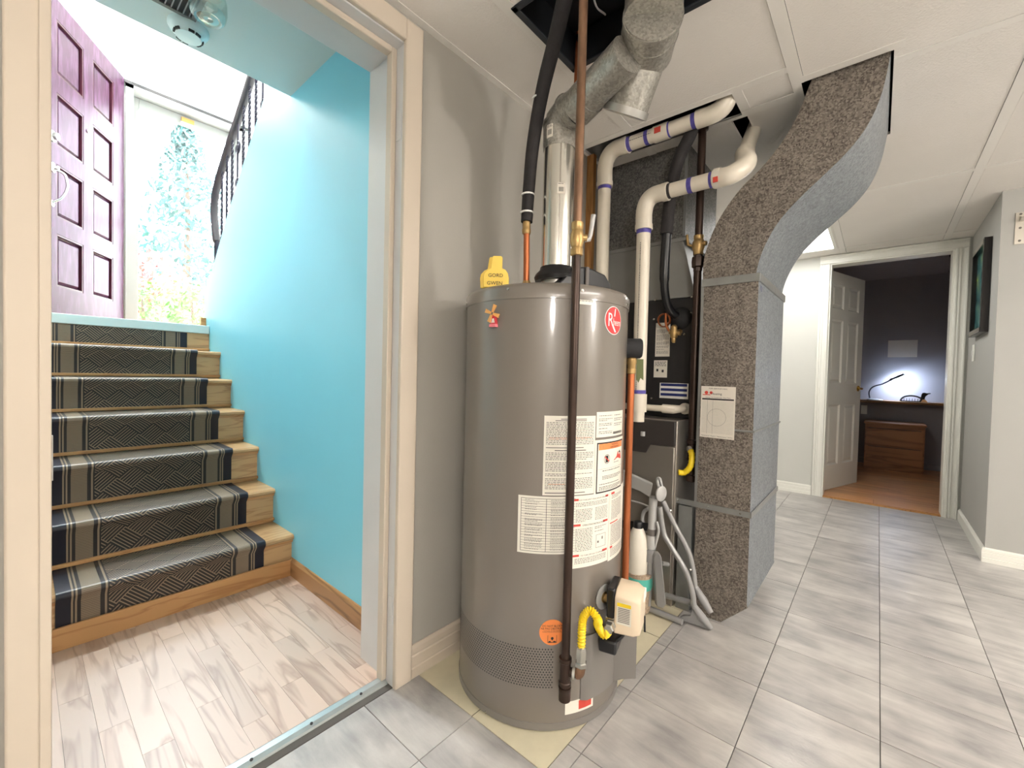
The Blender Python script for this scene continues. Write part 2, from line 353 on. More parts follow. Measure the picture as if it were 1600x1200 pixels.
# framed print: soft aurora-like colours
m, N, L, p = new_mat('art_print'); p.inputs['Roughness'].default_value = .15
tc = N.new('ShaderNodeTexCoord'); nz = N.new('ShaderNodeTexNoise'); nz.inputs['Scale'].default_value = 7; nz.inputs['Detail'].default_value = 4; L.new(tc.outputs['Object'], nz.inputs['Vector'])
cr = N.new('ShaderNodeValToRGB'); e = cr.color_ramp.elements; e[0].position = .35; e[0].color = rgb(28,38,44); e[1].position = .72; e[1].color = rgb(176,196,96); k = e.new(.52); k.color = rgb(70,130,134); L.new(nz.outputs['Fac'], cr.inputs['Fac']); L.new(cr.outputs['Color'], p.inputs['Base Color'])
def emis(name, col, s):
    m = bpy.data.materials.new(name); m.use_nodes = True; M[name] = m; N = m.node_tree.nodes; L = m.node_tree.links; N.clear()
    o = N.new('ShaderNodeOutputMaterial'); t = N.new('ShaderNodeEmission'); t.inputs['Color'].default_value = col; t.inputs['Strength'].default_value = s; L.new(t.outputs[0], o.inputs['Surface'])
emis('hall_light', (1, .98, .94, 1), 5.2)
emis('added_room_light', (1, .93, .86, 1), 7.0)
emis('added_globe_light', (1, .93, .86, 1), 54.0)
emis('added_foyer_light', (.90, .96, 1, 1), 330.0)

# ================================================================== THE SETTING
YA = 1.13; CEIL = 2.09; XF = 4.56; YR = -0.49; XR = 3.59
def struct(mb, name, m, **k): return tag(mb.build(name, m, **k), kind='structure')

# ---- floor: square vinyl tiles on a slab, old cream tiles left under the appliances
fl = struct(MB().box(-2.2, XF+.02, -3.2, YA, -.06, -.004).box(XF+.02, 7.2, -1.2, 1.9, -.06, -.004), 'floor', 'grout', origin=(0,0,-.06))
P_ = .3; X0 = .67; Y0 = -.637
def tile(name, x0, x1, y0, y1, m, g=.0012, z=None):
    z = rnd.uniform(0, .0006) if z is None else z
    mb = MB().box(x0+g, x1-g, y0+g, y1-g, -.004, z)
    c = ((x0+x1)/2, (y0+y1)/2, 0)
    o = mb.build(name, m, parent=fl); 
    for v in o.data.vertices: v.co -= Vector(c)
    o.location = c; return o
far_tiles = MB()
for i in range(-10, 14):
    for j in range(-9, 7):
        x0 = X0 + i*P_; y0 = Y0 + j*P_; x1 = min(x0+P_, XF); y1 = min(y0+P_, YA)
        if x0 >= XF-.02 or y0 >= YA-.01 or y0 < -3.2: continue
        if x0 >= XR-.1 and y1 <= YR+.01: continue
        vis = i >= -3 and j >= -3
        if x0 > .66 and y1 > .6 and x0 < 2.6:                # near the cream patch
            if y0 < .6:
                tile('floor_tile', x0, x1, y0, min(y1, .862), 'tile_grey') if x0 < .8 and False else tile('floor_tile', x0, x1, y0, .605, 'tile_grey')
                if x0 < .86: tile('floor_tile', x0, .86, .607, y1, 'tile_grey')
            elif x0 < .86: tile('floor_tile', x0, .86, y0, y1, 'tile_grey')
            continue
        if vis: tile('floor_tile', x0, x1, y0, y1, 'tile_grey')
        else: far_tiles.box(x0+.0012, x1-.0012, y0+.0012, y1-.0012, -.004, .0003)
tag(far_tiles.build('tile_field', 'tile_grey', parent=fl), kind='stuff')
for i in range(7):
    for j in range(2):
        x0 = .86 + i*.25; y0 = .605 + j*.2625
        tile('cream_floor_tile', x0, x0+.25, y0, y0+.2625, 'tile_cream', g=.002, z=-.0015)

# ---- stairwell floor of narrow laminate strips
sf = struct(MB().box(-.06, .86, 1.13, 2.2, -.05, .002), 'floor_stairwell', 'grout', origin=(.4, 1.6, -.05))
x = -.06; row = 0
while x < .858:
    w = min(.0655, .859-x); y = 1.185 - (row*.17) % .42 ; n = 0
    while y < 2.135:
        y1 = min(y + .46, 2.14); ya = max(y, 1.185)
        if y1 - ya > .02:
            mb = MB().box(x+.0003, x+w-.0003, ya+.0003, y1-.0003, .002, .009); o = mb.build('laminate_strip', 'laminate', parent=sf)
            c = Vector((x+w/2, (ya+y1)/2, 0)); off = c - ORG['floor_stairwell']
            for v in o.data.vertices: v.co -= off
            o.location = off
        y = y1
        n += 1
    x += w; row += 1
t = tag(MB().prism([(0.0,1.153,.0),(0.0,1.156,.008),(0.0,1.168,.013),(0.0,1.186,.013),(0.0,1.192,.010),(0,1.192,0)], (.765,0,0)).build('threshold_strip', 'aluminium'), 'ridged aluminium threshold strip screwed across the stair doorway floor', 'threshold')
for px in (.08,.23,.38,.53,.68):
    MB().disc((px, 1.166, .0118), (0,-.3,1), .004, 10, .002).build('screw', 'ink', parent=t)

# ---- grey wall with the stair doorway
struct(MB().box(-2.3, -.0, YA, 1.32, 0, 2.6).box(.79, XF+.14, YA, 1.32, 0, 2.6).box(-.0, .79, YA, 1.32, 2.02, 2.6), 'wall_left', 'wall_grey', origin=(1,1.2,0))
# jambs, stops and casing of the stair doorway
tr = tag(empty('trim_1', (.4, 1.2, 0)), kind='structure')
MB().box(-.005, .035, 1.118, 1.325, .0, 2.005).build('jamb', 'cream_trim', parent=tr, bevel=.002)
MB().box(.768, .80, 1.128, 1.325, .0, 2.005).build('jamb', 'jamb_white', parent=tr, bevel=.002)
MB().box(-.005, .80, 1.128, 1.325, 2.0, 2.03).build('head_jamb', 'jamb_white', parent=tr, bevel=.002)
MB().box(.750, .768, 1.165, 1.195, .012, 2.0).build('door_stop', 'cream_trim', parent=tr, bevel=.003)
MB().box(.035, .750, 1.165, 1.195, 1.982, 2.0).build('door_stop', 'cream_trim', parent=tr, bevel=.003)
MB().box(.765, .828, 1.112, 1.13, .0, 2.068).build('casing', 'cream_trim', parent=tr, bevel=.004)
MB().box(-.018, .765, 1.112, 1.13, 2.004, 2.068).build('casing', 'cream_trim', parent=tr, bevel=.004)
MB().box(-.0185, .036, 1.108, 1.13, .0, 2.004).build('casing', 'cream_trim', parent=tr, bevel=.004)
MB().box(.0215, .0365, 1.104, 1.108, .0, 2.0).build('casing_bead', 'cream_trim', parent=tr, bevel=.0015)
for z in (1.76, .245):
    MB().box(.7655, .7685, 1.136, 1.160, z-.045, z+.045).build('hinge_leaf_painted', 'jamb_white', parent=tr, bevel=.001)
MB().box(.0365, .0385, 1.112, 1.128, .79, .87).build('strike_plate', 'steel', parent=tr)
# baseboards
def baseboard(name, p0, p1, nrm, h=.09, t=.014, m='cream_trim', ridge=True):
    p0 = Vector(p0); p1 = Vector(p1); n = Vector(nrm)
    prof = [(0,0),(t,0),(t,h*.30),(t*.75,h*.33),(t*.85,h*.37),(t*.85,h*.66),(t*.6,h*.70),(t*.7,h*.74),(t*.7,h*.90),(t*.35,h),(0,h)] if ridge else [(0,0),(t,0),(t,h*.85),(t*.4,h),(0,h)]
    return struct(MB().prism([p0 + n*a + Vector((0,0,b)) for a, b in prof], p1-p0), name, m)
baseboard('baseboard_left', (.83, YA, 0), (XF, YA, 0), (0,-1,0), .105)
baseboard('baseboard_stairwell', (.86, 1.325, .004), (.86, 2.135, .004), (-1,0,0), .085, .014, 'oak_trim_y', False)
baseboard('baseboard_far', (XF, .42, 0), (XF, YA, 0), (-1,0,0), .085, .013, 'white_trim')
baseboard('baseboard_hall', (XR-.012, YR, 0), (XF, YR, 0), (0,1,0), .08, .014, 'white_trim', False)
baseboard('baseboard_right', (XR, YR+.012, 0), (XR, -3.2, 0), (-1,0,0), .08, .016, 'white_trim')

# ---- far wall with the bedroom door, right walls, walls behind the camera
struct(MB().box(XF, XF+.13, .347, 1.32, 0, 2.6).box(XF, XF+.13, -.63, -.402, 0, 2.6).box(XF, XF+.13, -.402, .347, 2.018, 2.6), 'wall_far', 'wall_pale', origin=(XF, .3, 0))
struct(MB().box(XR, XF, -3.2, YR, 0, 2.6), 'wall_right', 'wall_hall')
struct(MB().box(-2.32, -2.2, -3.32, 1.13, 0, 2.6), 'wall_back', 'wall_grey')
struct(MB().box(-2.2, XR+.3, -3.32, -3.2, 0, 2.6), 'wall_side', 'wall_grey')
tr = tag(empty('trim_2', (XF, 0, 0)), kind='structure')
def fluted(y0, y1, z0, z1, vert):
    """casing strip with three raised ribs"""
    m_ = MB().box(XF-.014, XF, y0, y1, z0, z1)
    w = (y1-y0) if vert else (z1-z0)
    for k in (.12, .62, .84):
        if vert: m_.box(XF-.020, XF-.014, y0+w*k-.006, y0+w*k+.006, z0, z1)
        else: m_.box(XF-.020, XF-.014, y0, y1, z0+w*k-.006, z0+w*k+.006)
    return m_
fluted(.345, .418, 0, 2.012, True).build('casing', 'white_trim', parent=tr, bevel=.002)
fluted(-.475, -.402, 0, 2.012, True).build('casing', 'white_trim', parent=tr, bevel=.002)
fluted(-.475, .418, 2.012, 2.085, False).build('casing', 'white_trim', parent=tr, bevel=.002)
MB().box(XF-.002, XF+.135, .335, .350, 0, 2.02).build('jamb', 'white_trim', parent=tr)
MB().box(XF-.002, XF+.135, -.405, -.390, 0, 2.02).build('jamb', 'white_trim', parent=tr)
MB().box(XF-.002, XF+.135, -.390, .335, 2.005, 2.02).build('head_jamb', 'white_trim', parent=tr)
MB().box(XF-.01, XF+.03, -.39, .335, 0, .008).build('door_sill', 'stud', parent=tr)

# ---- suspended ceiling: 2x4 foot panels with flat cover strips, openings cut for ducts and pipes
ce = tag(empty('ceiling', (1, 0, CEIL)), kind='structure')
HOLES = [(.965, 1.287, .22, .855), (1.775, 1.94, .46, 1.115), (1.965, 2.18, .447, .507), (1.865, 2.487, -.003, .250)]
def cut(rects, h):
    out = []
    for (a, b, c, d) in rects:
        p, q, r, s = h
        if q <= a or p >= b or s <= c or r >= d: out.append((a,b,c,d)); continue
        if p > a: out.append((a, p, c, d))
        if q < b: out.append((q, b, c, d))
        a2, b2 = max(a,p), min(b,q)
        if r > c: out.append((a2, b2, c, r))
        if s < d: out.append((a2, b2, s, d))
    return out
GX = [-2.2, -1.728, -.508, .712, 1.932, 3.152, 4.372, XF]; GY = [-3.2, -2.79, -2.18, -1.57, -.96, -.35, .26, .87, YA]
TROF = [(3.172, 4.352, .29, .85), (-1.708, -.528, -2.16, -1.59), (.732, 1.912, -1.55, -.98)]  # hall panel first; the others are unseen, added to light the basement
for i in range(len(GX)-1):
    for j in range(len(GY)-1):
        r = [(GX[i]+(.0175 if i else 0), GX[i+1]-(.0175 if i < len(GX)-2 else 0), GY[j]+(.0205 if j else 0), GY[j+1]-(.0205 if j < len(GY)-2 else 0))]
        if GX[i] >= XR-.5 and GY[j+1] <= YR: continue
        for h in HOLES + TROF: r = cut(r, h)
        if not r: continue
        mb = MB()
        for (a,b,c,d) in r: mb.box(a, b, c, d, CEIL, CEIL+.012)
        mb.build('ceiling_panel', 'ceiling_panel', parent=ce)
def strip(x0, x1, y0, y1, dz=0.):
    r = [(x0,x1,y0,y1)]
    for h in HOLES: r = cut(r, h)
    mb = MB()
    for (a,b,c,d) in r: mb.box(a, b, c, d, CEIL-.0025+dz, CEIL+.002-dz)
    if r: mb.build('cover_strip', 'ceiling_strip', parent=ce)
for gy in GY[1:-1]:
    x1 = XF if gy > YR else XR
    strip(-2.2, x1, gy-.019, gy+.019)
for gx in GX[1:-1]:
    strip(gx-.016, gx+.016, -3.2 if gx < XR else YR, YA, .0006)
strip(-2.2, XF, YA-.025, YA, .001); strip(XF-.03, XF, YR, YA, .0003)
strip(1.742, 1.775, .26, 1.12, .0009); strip(1.94, 1.962, .26, 1.12, .0009); strip(1.775, 1.94, .425, .46, .0012); strip(1.83, 1.865, -.03, .25, .0009)
# the space above it, its shade painted in as a near-black colour
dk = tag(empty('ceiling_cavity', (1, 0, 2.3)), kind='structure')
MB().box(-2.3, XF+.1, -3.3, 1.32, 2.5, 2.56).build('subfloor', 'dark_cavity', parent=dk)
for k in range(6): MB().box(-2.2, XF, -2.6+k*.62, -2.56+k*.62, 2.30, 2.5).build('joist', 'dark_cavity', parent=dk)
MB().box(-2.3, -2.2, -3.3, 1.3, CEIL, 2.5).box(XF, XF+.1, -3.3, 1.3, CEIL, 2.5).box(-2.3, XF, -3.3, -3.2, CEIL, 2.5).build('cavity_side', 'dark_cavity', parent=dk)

# ---- stairwell shell
struct(MB().prism([(.86,1.32,-.05),(.86,3.66,-.05),(.86,3.66,1.55),(.86,3.50,1.64),(.86,3.372,1.762),(.86,3.172,1.952),(.86,2.557,2.449),(.86,1.32,3.45)], (.12,0,0)), 'wall_stair_right', 'turquoise', origin=(.92,2.4,0))
struct(MB().box(-.175, -.055, 1.32, 4.78, -.05, 2.9).box(-.175, -.055, 1.2, 2.3, 2.9, 5.0).box(-.175, -.055, 4.35, 4.78, 2.9, 5.0).box(-.175, -.055, 2.3, 4.35, 4.75, 5.0).box(-.175, -.055, 2.3, 4.35, 2.9, 3.8), 'wall_stair_left', 'foyer_white', origin=(-.12,3,0))
struct(MB().box(-.055, .86, 1.30, 2.205, 2.322, 2.6), 'ceiling_stairwell', 'stair_soffit')
struct(MB().box(-.175, 2.2, 1.14, 1.26, 2.56, 5.0), 'wall_upper_front', 'foyer_white')
struct(MB().box(-.175, .56, 4.63, 4.78, 1.0, 5.0).box(1.39, 2.2, 4.63, 4.78, 1.0, 5.0).box(.56, 1.39, 4.63, 4.78, 3.262, 5.0), 'wall_foyer_back', 'foyer_white', origin=(1,4.7,1))
struct(MB().box(2.1, 2.2, 1.2, 4.78, 1.0, 5.0), 'wall_foyer_right', 'foyer_white')
struct(MB().box(-.2, 2.25, 1.1, 4.8, 5.0, 5.1), 'ceiling_foyer', 'foyer_white')
struct(MB().box(-.055, 2.1, 3.545, 4.78, 1.15, 1.272), 'floor_landing', 'oak')
struct(MB().box(-.055, .858, 3.515, 3.56, 1.228, 1.284), 'trim_3', 'landing_strip', bevel=.004)
# unseen upper window, added to let sky light into the entry
w1 = tag(empty('window_added', (-.12, 3.3, 3.8)), kind='structure')
for a in (2.3, 3.31, 4.31): MB().box(-.15, -.09, a, a+.04, 3.8, 4.75).build('added_window_frame', 'white_trim', parent=w1)
MB().box(-.15, -.09, 2.3, 4.35, 3.8, 3.84).box(-.15, -.09, 2.3, 4.35, 4.71, 4.75).build('added_window_frame', 'white_trim', parent=w1)
MB().box(-.122, -.118, 2.34, 3.31, 3.84, 4.71).build('pane', 'window_glass', parent=w1); MB().box(-.122, -.118, 3.35, 4.31, 3.84, 4.71).build('pane', 'window_glass', parent=w1)
portal((-.2, 3.32, 4.28), (1,0,0), 2.0, .95); portal((.97, 4.8, 2.27), (0,-1,0), .8, 1.95)

# upper flight beyond the knee wall (only its side shows between the balusters)
uf = thing('upper_staircase', (1.5, 2.6, 1.3), 'pale upper staircase flight rising beyond the turquoise knee wall', 'staircase')
for k in range(8):
    MB().box(.985, 2.095, 3.30-k*.235, 3.56-k*.235, 1.2+k*.19, 1.47+k*.19).build('step', 'foyer_white', parent=uf)

# ---- bedroom beyond the far door
bf = struct(MB().box(XF+.03, 7.2, -1.2, 1.9, -.004, .001), 'floor_bedroom', 'grout', origin=(5.5,0,0))
for r_ in range(13):
    x0 = XF+.03 + r_*.19; y = -1.2 - (r_*.37 % 1.0)
    while y < 1.9:
        y1 = min(y+1.2, 1.9); ya = max(y, -1.2)
        if y1-ya > .02 and x0 < 6.86:
            o = MB().box(x0+.0006, min(x0+.1894, 6.86), ya+.0006, y1-.0006, .001, .009).build('floor_plank', 'bed_floor', parent=bf)
            c = Vector((x0+.095, (ya+y1)/2, 0)); off = c - ORG['floor_bedroom']
            for v in o.data.vertices: v.co -= off
            o.location = off
        y = y1
struct(MB().box(6.86, 7.2, -1.2, 1.9, 0, .762).box(7.05, 7.2, -1.2, 1.9, .762, 2.5), 'wall_bedroom_back', 'wall_bedroom', origin=(7.1,0,0))
struct(MB().box(XF+.13, 7.2, 1.9, 2.0, 0, 2.5), 'wall_bedroom_left', 'wall_bedroom')
struct(MB().box(XF+.13, 7.2, -1.3, -1.2, 0, 2.5), 'wall_bedroom_right', 'wall_bedroom')
struct(MB().box(XF+.12, XF+.135, -1.2, -.41, 0, 2.5).box(XF+.12, XF+.135, .35, 1.9, 0, 2.5), 'wall_bedroom_front', 'wall_bedroom')
struct(MB().box(XF+.13, 7.2, -1.3, 2.0, 2.30, 2.42), 'ceiling_bedroom', 'wall_bedroom')
tag(MB().box(6.74, 7.05, -1.2, 1.9, .762, .79).build('wall_ledge', 'oak_trim_y', bevel=.004), 'long wooden ledge shelf along the bedroom wall under the lamp', 'shelf')
baseboard('baseboard_bedroom', (6.86, -1.2, 0), (6.86, 1.9, 0), (-1,0,0), .08, .012, 'wall_bedroom', False)

# ---- the hall light panel, then unseen lamps added to brighten the rooms
def troffer(x0, x1, y0, y1, m, label):
    t = thing('ceiling_light', ((x0+x1)/2, (y0+y1)/2, CEIL), label, 'light', 'recessed ceiling lights')
    MB().box(x0, x1, y0, y0+.02, CEIL-.004, CEIL+.05).box(x0, x1, y1-.02, y1, CEIL-.004, CEIL+.05).box(x0, x0+.02, y0+.02, y1-.02, CEIL-.004, CEIL+.05).box(x1-.02, x1, y0+.02, y1-.02, CEIL-.004, CEIL+.05).build('frame', 'white_trim', parent=t)
    MB().box(x0+.02, x1-.02, y0+.02, y1-.02, CEIL+.006, CEIL+.012).build('diffuser', m, parent=t)
    MB().box(x0, x1, y0, y1, CEIL+.05, CEIL+.06).build('housing', 'white_trim', parent=t)
troffer(*TROF[0], 'hall_light', 'bright recessed ceiling light panel in the hallway near the bedroom door')
troffer(*TROF[1], 'added_room_light', 'added unseen ceiling light panel over the open basement floor farthest from the furnace')  # this panel and the next are added out of view as fill
troffer(*TROF[2], 'added_room_light', 'added unseen ceiling light panel over the open basement floor nearest the hallway')
def globe(x, y, label):
    t = thing('added_pendant_light', (x, y, CEIL), label, 'light', 'added pendant globe lights'); dz = .34
    MB().lathe((x,y,CEIL-.001), (0,0,-1), [(.06,0),(.06,.015),(.02,.025)], 24).build('canopy', 'white_trim', parent=t, smooth=40)
    MB().tube([(x,y,CEIL-.02),(x,y,CEIL-dz)], .004, 8).build('cord', 'white_trim', parent=t)
    MB().lathe((x,y,CEIL-dz), (0,0,-1), [(.03,0),(.11,.035),(.16,.11),(.15,.19),(.08,.27),(0,.29)], 24).build('globe', 'added_globe_light', parent=t, smooth=60)
globe(-1.2, -1.45, 'added white glass pendant globe light out of view behind the viewpoint')  # both pendants are added out of view to brighten the ceiling
globe(1.7, -2.3, 'added white glass pendant globe light out of view in the far basement corner')
fl_ = thing('added_foyer_ceiling_light', (.32, 3.9, 5.0), 'added unseen round white ceiling light high above the entry landing', 'light')  # unseen fixture, added to brighten the stairwell walls and steps
MB().lathe((.32,3.9,5.0), (0,0,-1), [(.16,0),(.16,.03),(.14,.035)], 24).build('base', 'white_trim', parent=fl_, smooth=40)
MB().lathe((.32,3.9,4.965), (0,0,-1), [(.14,0),(.13,.04),(.09,.07),(.0,.085)], 24).build('shade', 'added_foyer_light', parent=fl_, smooth=60)

# ================================================================== STAIRCASE
st = thing('staircase', (.4, 2.14, 0), 'oak staircase climbing from the stairwell floor to the entry landing', 'staircase')
TZ = [.205, .380, .567, .750, .925, 1.100]; TY = [2.10, 2.334, 2.568, 2.800, 3.031, 3.262]
SX0, SX1 = -.054, .859
for i in range(7):
    zb = 0.003 if i == 0 else TZ[i-1]; zt = TZ[i]-.024 if i < 6 else 1.24; yr = (TY[i]+.026) if i < 6 else 3.53
    MB().box(SX0, SX1, yr, yr+.02, zb, zt).build('riser', 'oak', parent=st)
    if i < 6:
        ye = (TY[i+1]+.026) if i < 5 else 3.53
        prof = [(TY[i]+.006, TZ[i]-.024), (TY[i], TZ[i]-.018), (TY[i], TZ[i]-.007), (TY[i]+.007, TZ[i]), (ye+.02, TZ[i]), (ye+.02, TZ[i]-.024)]
        MB().prism([(SX0, a, b) for a, b in prof], (SX1-SX0, 0, 0)).build('tread', 'oak', parent=st)
        MB().box(SX0, SX1, TY[i]+.014, TY[i]+.026, TZ[i]-.038, TZ[i]-.024).build('nosing_moulding', 'oak_trim', parent=st)
        # flat strip across the runner at the foot of the riser above
        MB().box(SX0, SX1, ye-.020, ye-.006, TZ[i]+.010, TZ[i]+.026).build('hold_down_strip', 'oak_trim', parent=st, bevel=.003)
MB().box(SX0, SX1, 2.104, 2.118, .003, .088).build('base_board', 'oak_trim', parent=st, bevel=.004)

# runner carpet: one continuous strip that follows every step
RX0, RX1 = .078, .733; TH = .007
path = [(2.118, .060)]
for i in range(6):
    yr = TY[i]+.026; path += [(yr-TH, TZ[i]-.045)]
    for a in range(7):
        t_ = math.pi*(1.0 - a/6*.5) + 0
        ang = math.radians(200 - a*18.5)
        path.append((TY[i]+.010 + math.cos(ang)*(.010+TH), TZ[i]-.010 + math.sin(ang)*(.010+TH)))
    ye = (TY[i+1]+.026) if i < 5 else 3.53
    path += [(ye-.03, TZ[i]+TH), (ye-TH, TZ[i]+TH+.004)]
path += [(3.53-TH, 1.226)]
vs_, fs_, uvs = [], [], []
arc = 0
for k, (a, b) in enumerate(path):
    if k: arc += math.hypot(a-path[k-1][0], b-path[k-1][1])
    vs_ += [(RX0, a, b), (RX1, a, b)]; uvs += [(0, arc), (RX1-RX0, arc)]
n_ = len(path)
for k, (a, b) in enumerate(path):                     # underside gives the carpet its thickness
    p0 = path[max(k-1,0)]; p1 = path[min(k+1,n_-1)]; tx, tz = p1[0]-p0[0], p1[1]-p0[1]; l_ = math.hypot(tx,tz) or 1
    vs_ += [(RX0, a+tz/l_*.005, b-tx/l_*.005), (RX1, a+tz/l_*.005, b-tx/l_*.005)]; uvs += [(0,0)]*2
for k in range(n_-1):
    fs_.append((2*k, 2*k+1, 2*k+3, 2*k+2)); q = 2*n_
    fs_.append((q+2*k+2, q+2*k+3, q+2*k+1, q+2*k)); fs_.append((2*k+1, q+2*k+1, q+2*k+3, 2*k+3)); fs_.append((2*k, 2*k+2, q+2*k+2, q+2*k))
rm = MB(); rm.add(vs_, fs_); ro = rm.build('stair_runner', 'runner', smooth=50, origin=(.4, 2.1, .05), fix=False)
ul = ro.data.uv_layers.new(name='UVMap')
for poly in ro.data.polygons:
    for li in poly.loop_indices: ul.data[li].uv = uvs[ro.data.loops[li].vertex_index]
tag(ro, 'dark patterned stair runner carpet with woven diamonds and striped borders', 'carpet')
tag(MB().box(.828, .858, 3.60, 3.625, 1.285, 1.345).build('newel_block', 'oak_trim'), 'small wooden end block on the landing against the turquoise wall', 'trim block')

# ================================================================== FRONT ENTRANCE
hx, hy = .585, 4.60; du = Vector((-.399, -.667, 0)).normalized(); dn = Vector((du.y, -du.x, 0))   # dn faces the stairs
if dn.dot(Vector((0,0,0)) - Vector((hx,hy,0))) < 0: dn = -dn
H0 = Vector((.55, 4.60, 0))
def dp(u, z, h=0.): return H0 + du*u + dn*h + Vector((0,0,z))
fd = thing('front_door', dp(.43, 1.288), 'maroon eight-panel front door standing open on the landing', 'door')
def dbox(u0, u1, z0, z1, h0, h1): return MB().obox(dp((u0+u1)/2, (z0+z1)/2, (h0+h1)/2), du, (0,0,1), dn, (u1-u0)/2, (z1-z0)/2, (h1-h0)/2)
cols = [(.162, .413), (.513, .776)]; rows = [(1.485,1.815), (1.918,2.248), (2.362,2.690), (2.803,3.138)]
fb = MB()
for (a, b) in ((.02, .162), (.413, .513), (.776, .90)): fb.obox(dp((a+b)/2, 2.276, -.02), du, (0,0,1), dn, (b-a)/2, .987, .02)
for (a, b) in cols:
    zs = [1.289] + [q for r in rows for q in r] + [3.263]
    for k in range(0, len(zs), 2): fb.obox(dp((a+b)/2, (zs[k]+zs[k+1])/2, -.02), du, (0,0,1), dn, (b-a)/2, (zs[k+1]-zs[k])/2, .02)
fb.build('frame', 'maroon', parent=fd)
for (a, b) in cols:
    for (c, d) in rows:
        pn = MB(); i_ = .036
        o4 = [dp(a,c,-.022), dp(b,c,-.022), dp(b,d,-.022), dp(a,d,-.022)]; n4 = [dp(a+i_*.5,c+i_*.5,-.026), dp(b-i_*.5,c+i_*.5,-.026), dp(b-i_*.5,d-i_*.5,-.026), dp(a+i_*.5,d-i_*.5,-.026)]
        f4 = [dp(a+i_,c+i_,-.010), dp(b-i_,c+i_,-.010), dp(b-i_,d-i_,-.010), dp(a+i_,d-i_,-.010)]
        pn.add(o4+n4+f4, [(0,1,5,4),(1,2,6,5),(2,3,7,6),(3,0,4,7),(4,5,9,8),(5,6,10,9),(6,7,11,10),(7,4,8,11),(8,9,10,11)])
        p_ = pn.build('panel', 'maroon', parent=fd)
        MB().obox(dp((a+b)/2,(c+d)/2,-.034), du, (0,0,1), dn, (b-a)/2, (d-c)/2, .004).build('panel_back', 'maroon', parent=fd)
        md = MB(); e_ = .012
        for (q0,q1,w0,w1) in ((a,b,c,c+e_),(a,b,d-e_,d),(a,a+e_,c,d),(b-e_,b,c,d)): md.obox(dp((q0+q1)/2,(w0+w1)/2,-.011), du, (0,0,1), dn, (q1-q0)/2, (w1-w0)/2, .009)
        md.build('panel_moulding', 'maroon_dark', parent=p_)
MB().lathe(dp(.47,2.61,0), dn, [(.013,0),(.013,.004),(.008,.006),(.006,.006)], 14).build('peephole', 'chrome', parent=fd, smooth=40)
MB().lathe(dp(.825,2.395,0), dn, [(.034,0),(.034,.012),(.022,.018),(.022,.034),(.0,.036)], 18).build('deadbolt', 'steel', parent=fd, smooth=40)
hd = MB().lathe(dp(.825,2.205,0), dn, [(.030,0),(.030,.012),(.014,.020),(.012,.035),(0,.037)], 18).build('door_handle', 'chrome', parent=fd, smooth=40)
MB().tube(bez([dp(.825,2.195,.02), dp(.805,2.175,.055), dp(.80,2.10,.065), dp(.812,2.03,.045), dp(.825,1.995,.01)], 6), [.007]*25, 10).build('handle_grip', 'chrome', parent=hd, smooth=60)
MB().lathe(dp(.825,1.985,0), dn, [(.020,0),(.020,.008),(.0,.014)], 14).build('handle_foot', 'chrome', parent=hd, smooth=60)

# frame of the doorway and the white storm door in it
w2 = tag(empty('door_1', (.97, 4.66, 1.28)), kind='structure')
MB().box(.553, .60, 4.60, 4.79, 1.272, 3.262).build('door_frame', 'storm_frame', parent=w2); MB().box(1.345, 1.395, 4.60, 4.79, 1.272, 3.262).build('door_frame', 'storm_frame', parent=w2)
MB().box(.553, 1.395, 4.60, 4.79, 3.215, 3.262).build('door_frame', 'storm_frame', parent=w2)
MB().box(.50, 1.45, 4.605, 4.632, 3.262, 3.335).build('head_casing', 'landing_strip', parent=w2); MB().box(.51, 1.44, 4.598, 4.606, 3.244, 3.268).build('weather_strip', 'ink', parent=w2)
MB().box(1.395, 1.45, 4.61, 4.632, 1.275, 3.262).build('side_casing', 'landing_strip', parent=w2)
sd = thing('storm_door', (.97, 4.74, 1.28), 'white framed glass storm door letting daylight onto the landing', 'door')
MB().box(.602, .648, 4.72, 4.75, 1.29, 3.213).build('stile', 'storm_frame', parent=sd, bevel=.003); MB().box(1.30, 1.344, 4.72, 4.75, 1.29, 3.213).build('stile', 'storm_frame', parent=sd, bevel=.003)
MB().box(.648, 1.30, 4.72, 4.75, 3.13, 3.213).build('top_rail', 'storm_frame', parent=sd, bevel=.003); MB().box(.648, 1.30, 4.72, 4.75, 1.29, 1.36).build('bottom_rail', 'storm_frame', parent=sd, bevel=.003)
MB().box(.648, 1.30, 4.725, 4.745, 2.185, 2.215).build('cross_bar', 'storm_frame', parent=sd, bevel=.002)
MB().box(.648, 1.30, 4.734, 4.738, 1.36, 2.185).build('pane', 'window_glass', parent=sd); MB().box(.648, 1.30, 4.734, 4.738, 2.215, 3.13).build('pane', 'window_glass', parent=sd)
cl = MB().box(.93, 1.02, 4.70, 4.722, 3.15, 3.19).build('closer_bracket', 'orange_wood', parent=sd); MB().box(.92, 1.03, 4.695, 4.72, 3.118, 3.148).build('closer_clip', 'steel', parent=cl)

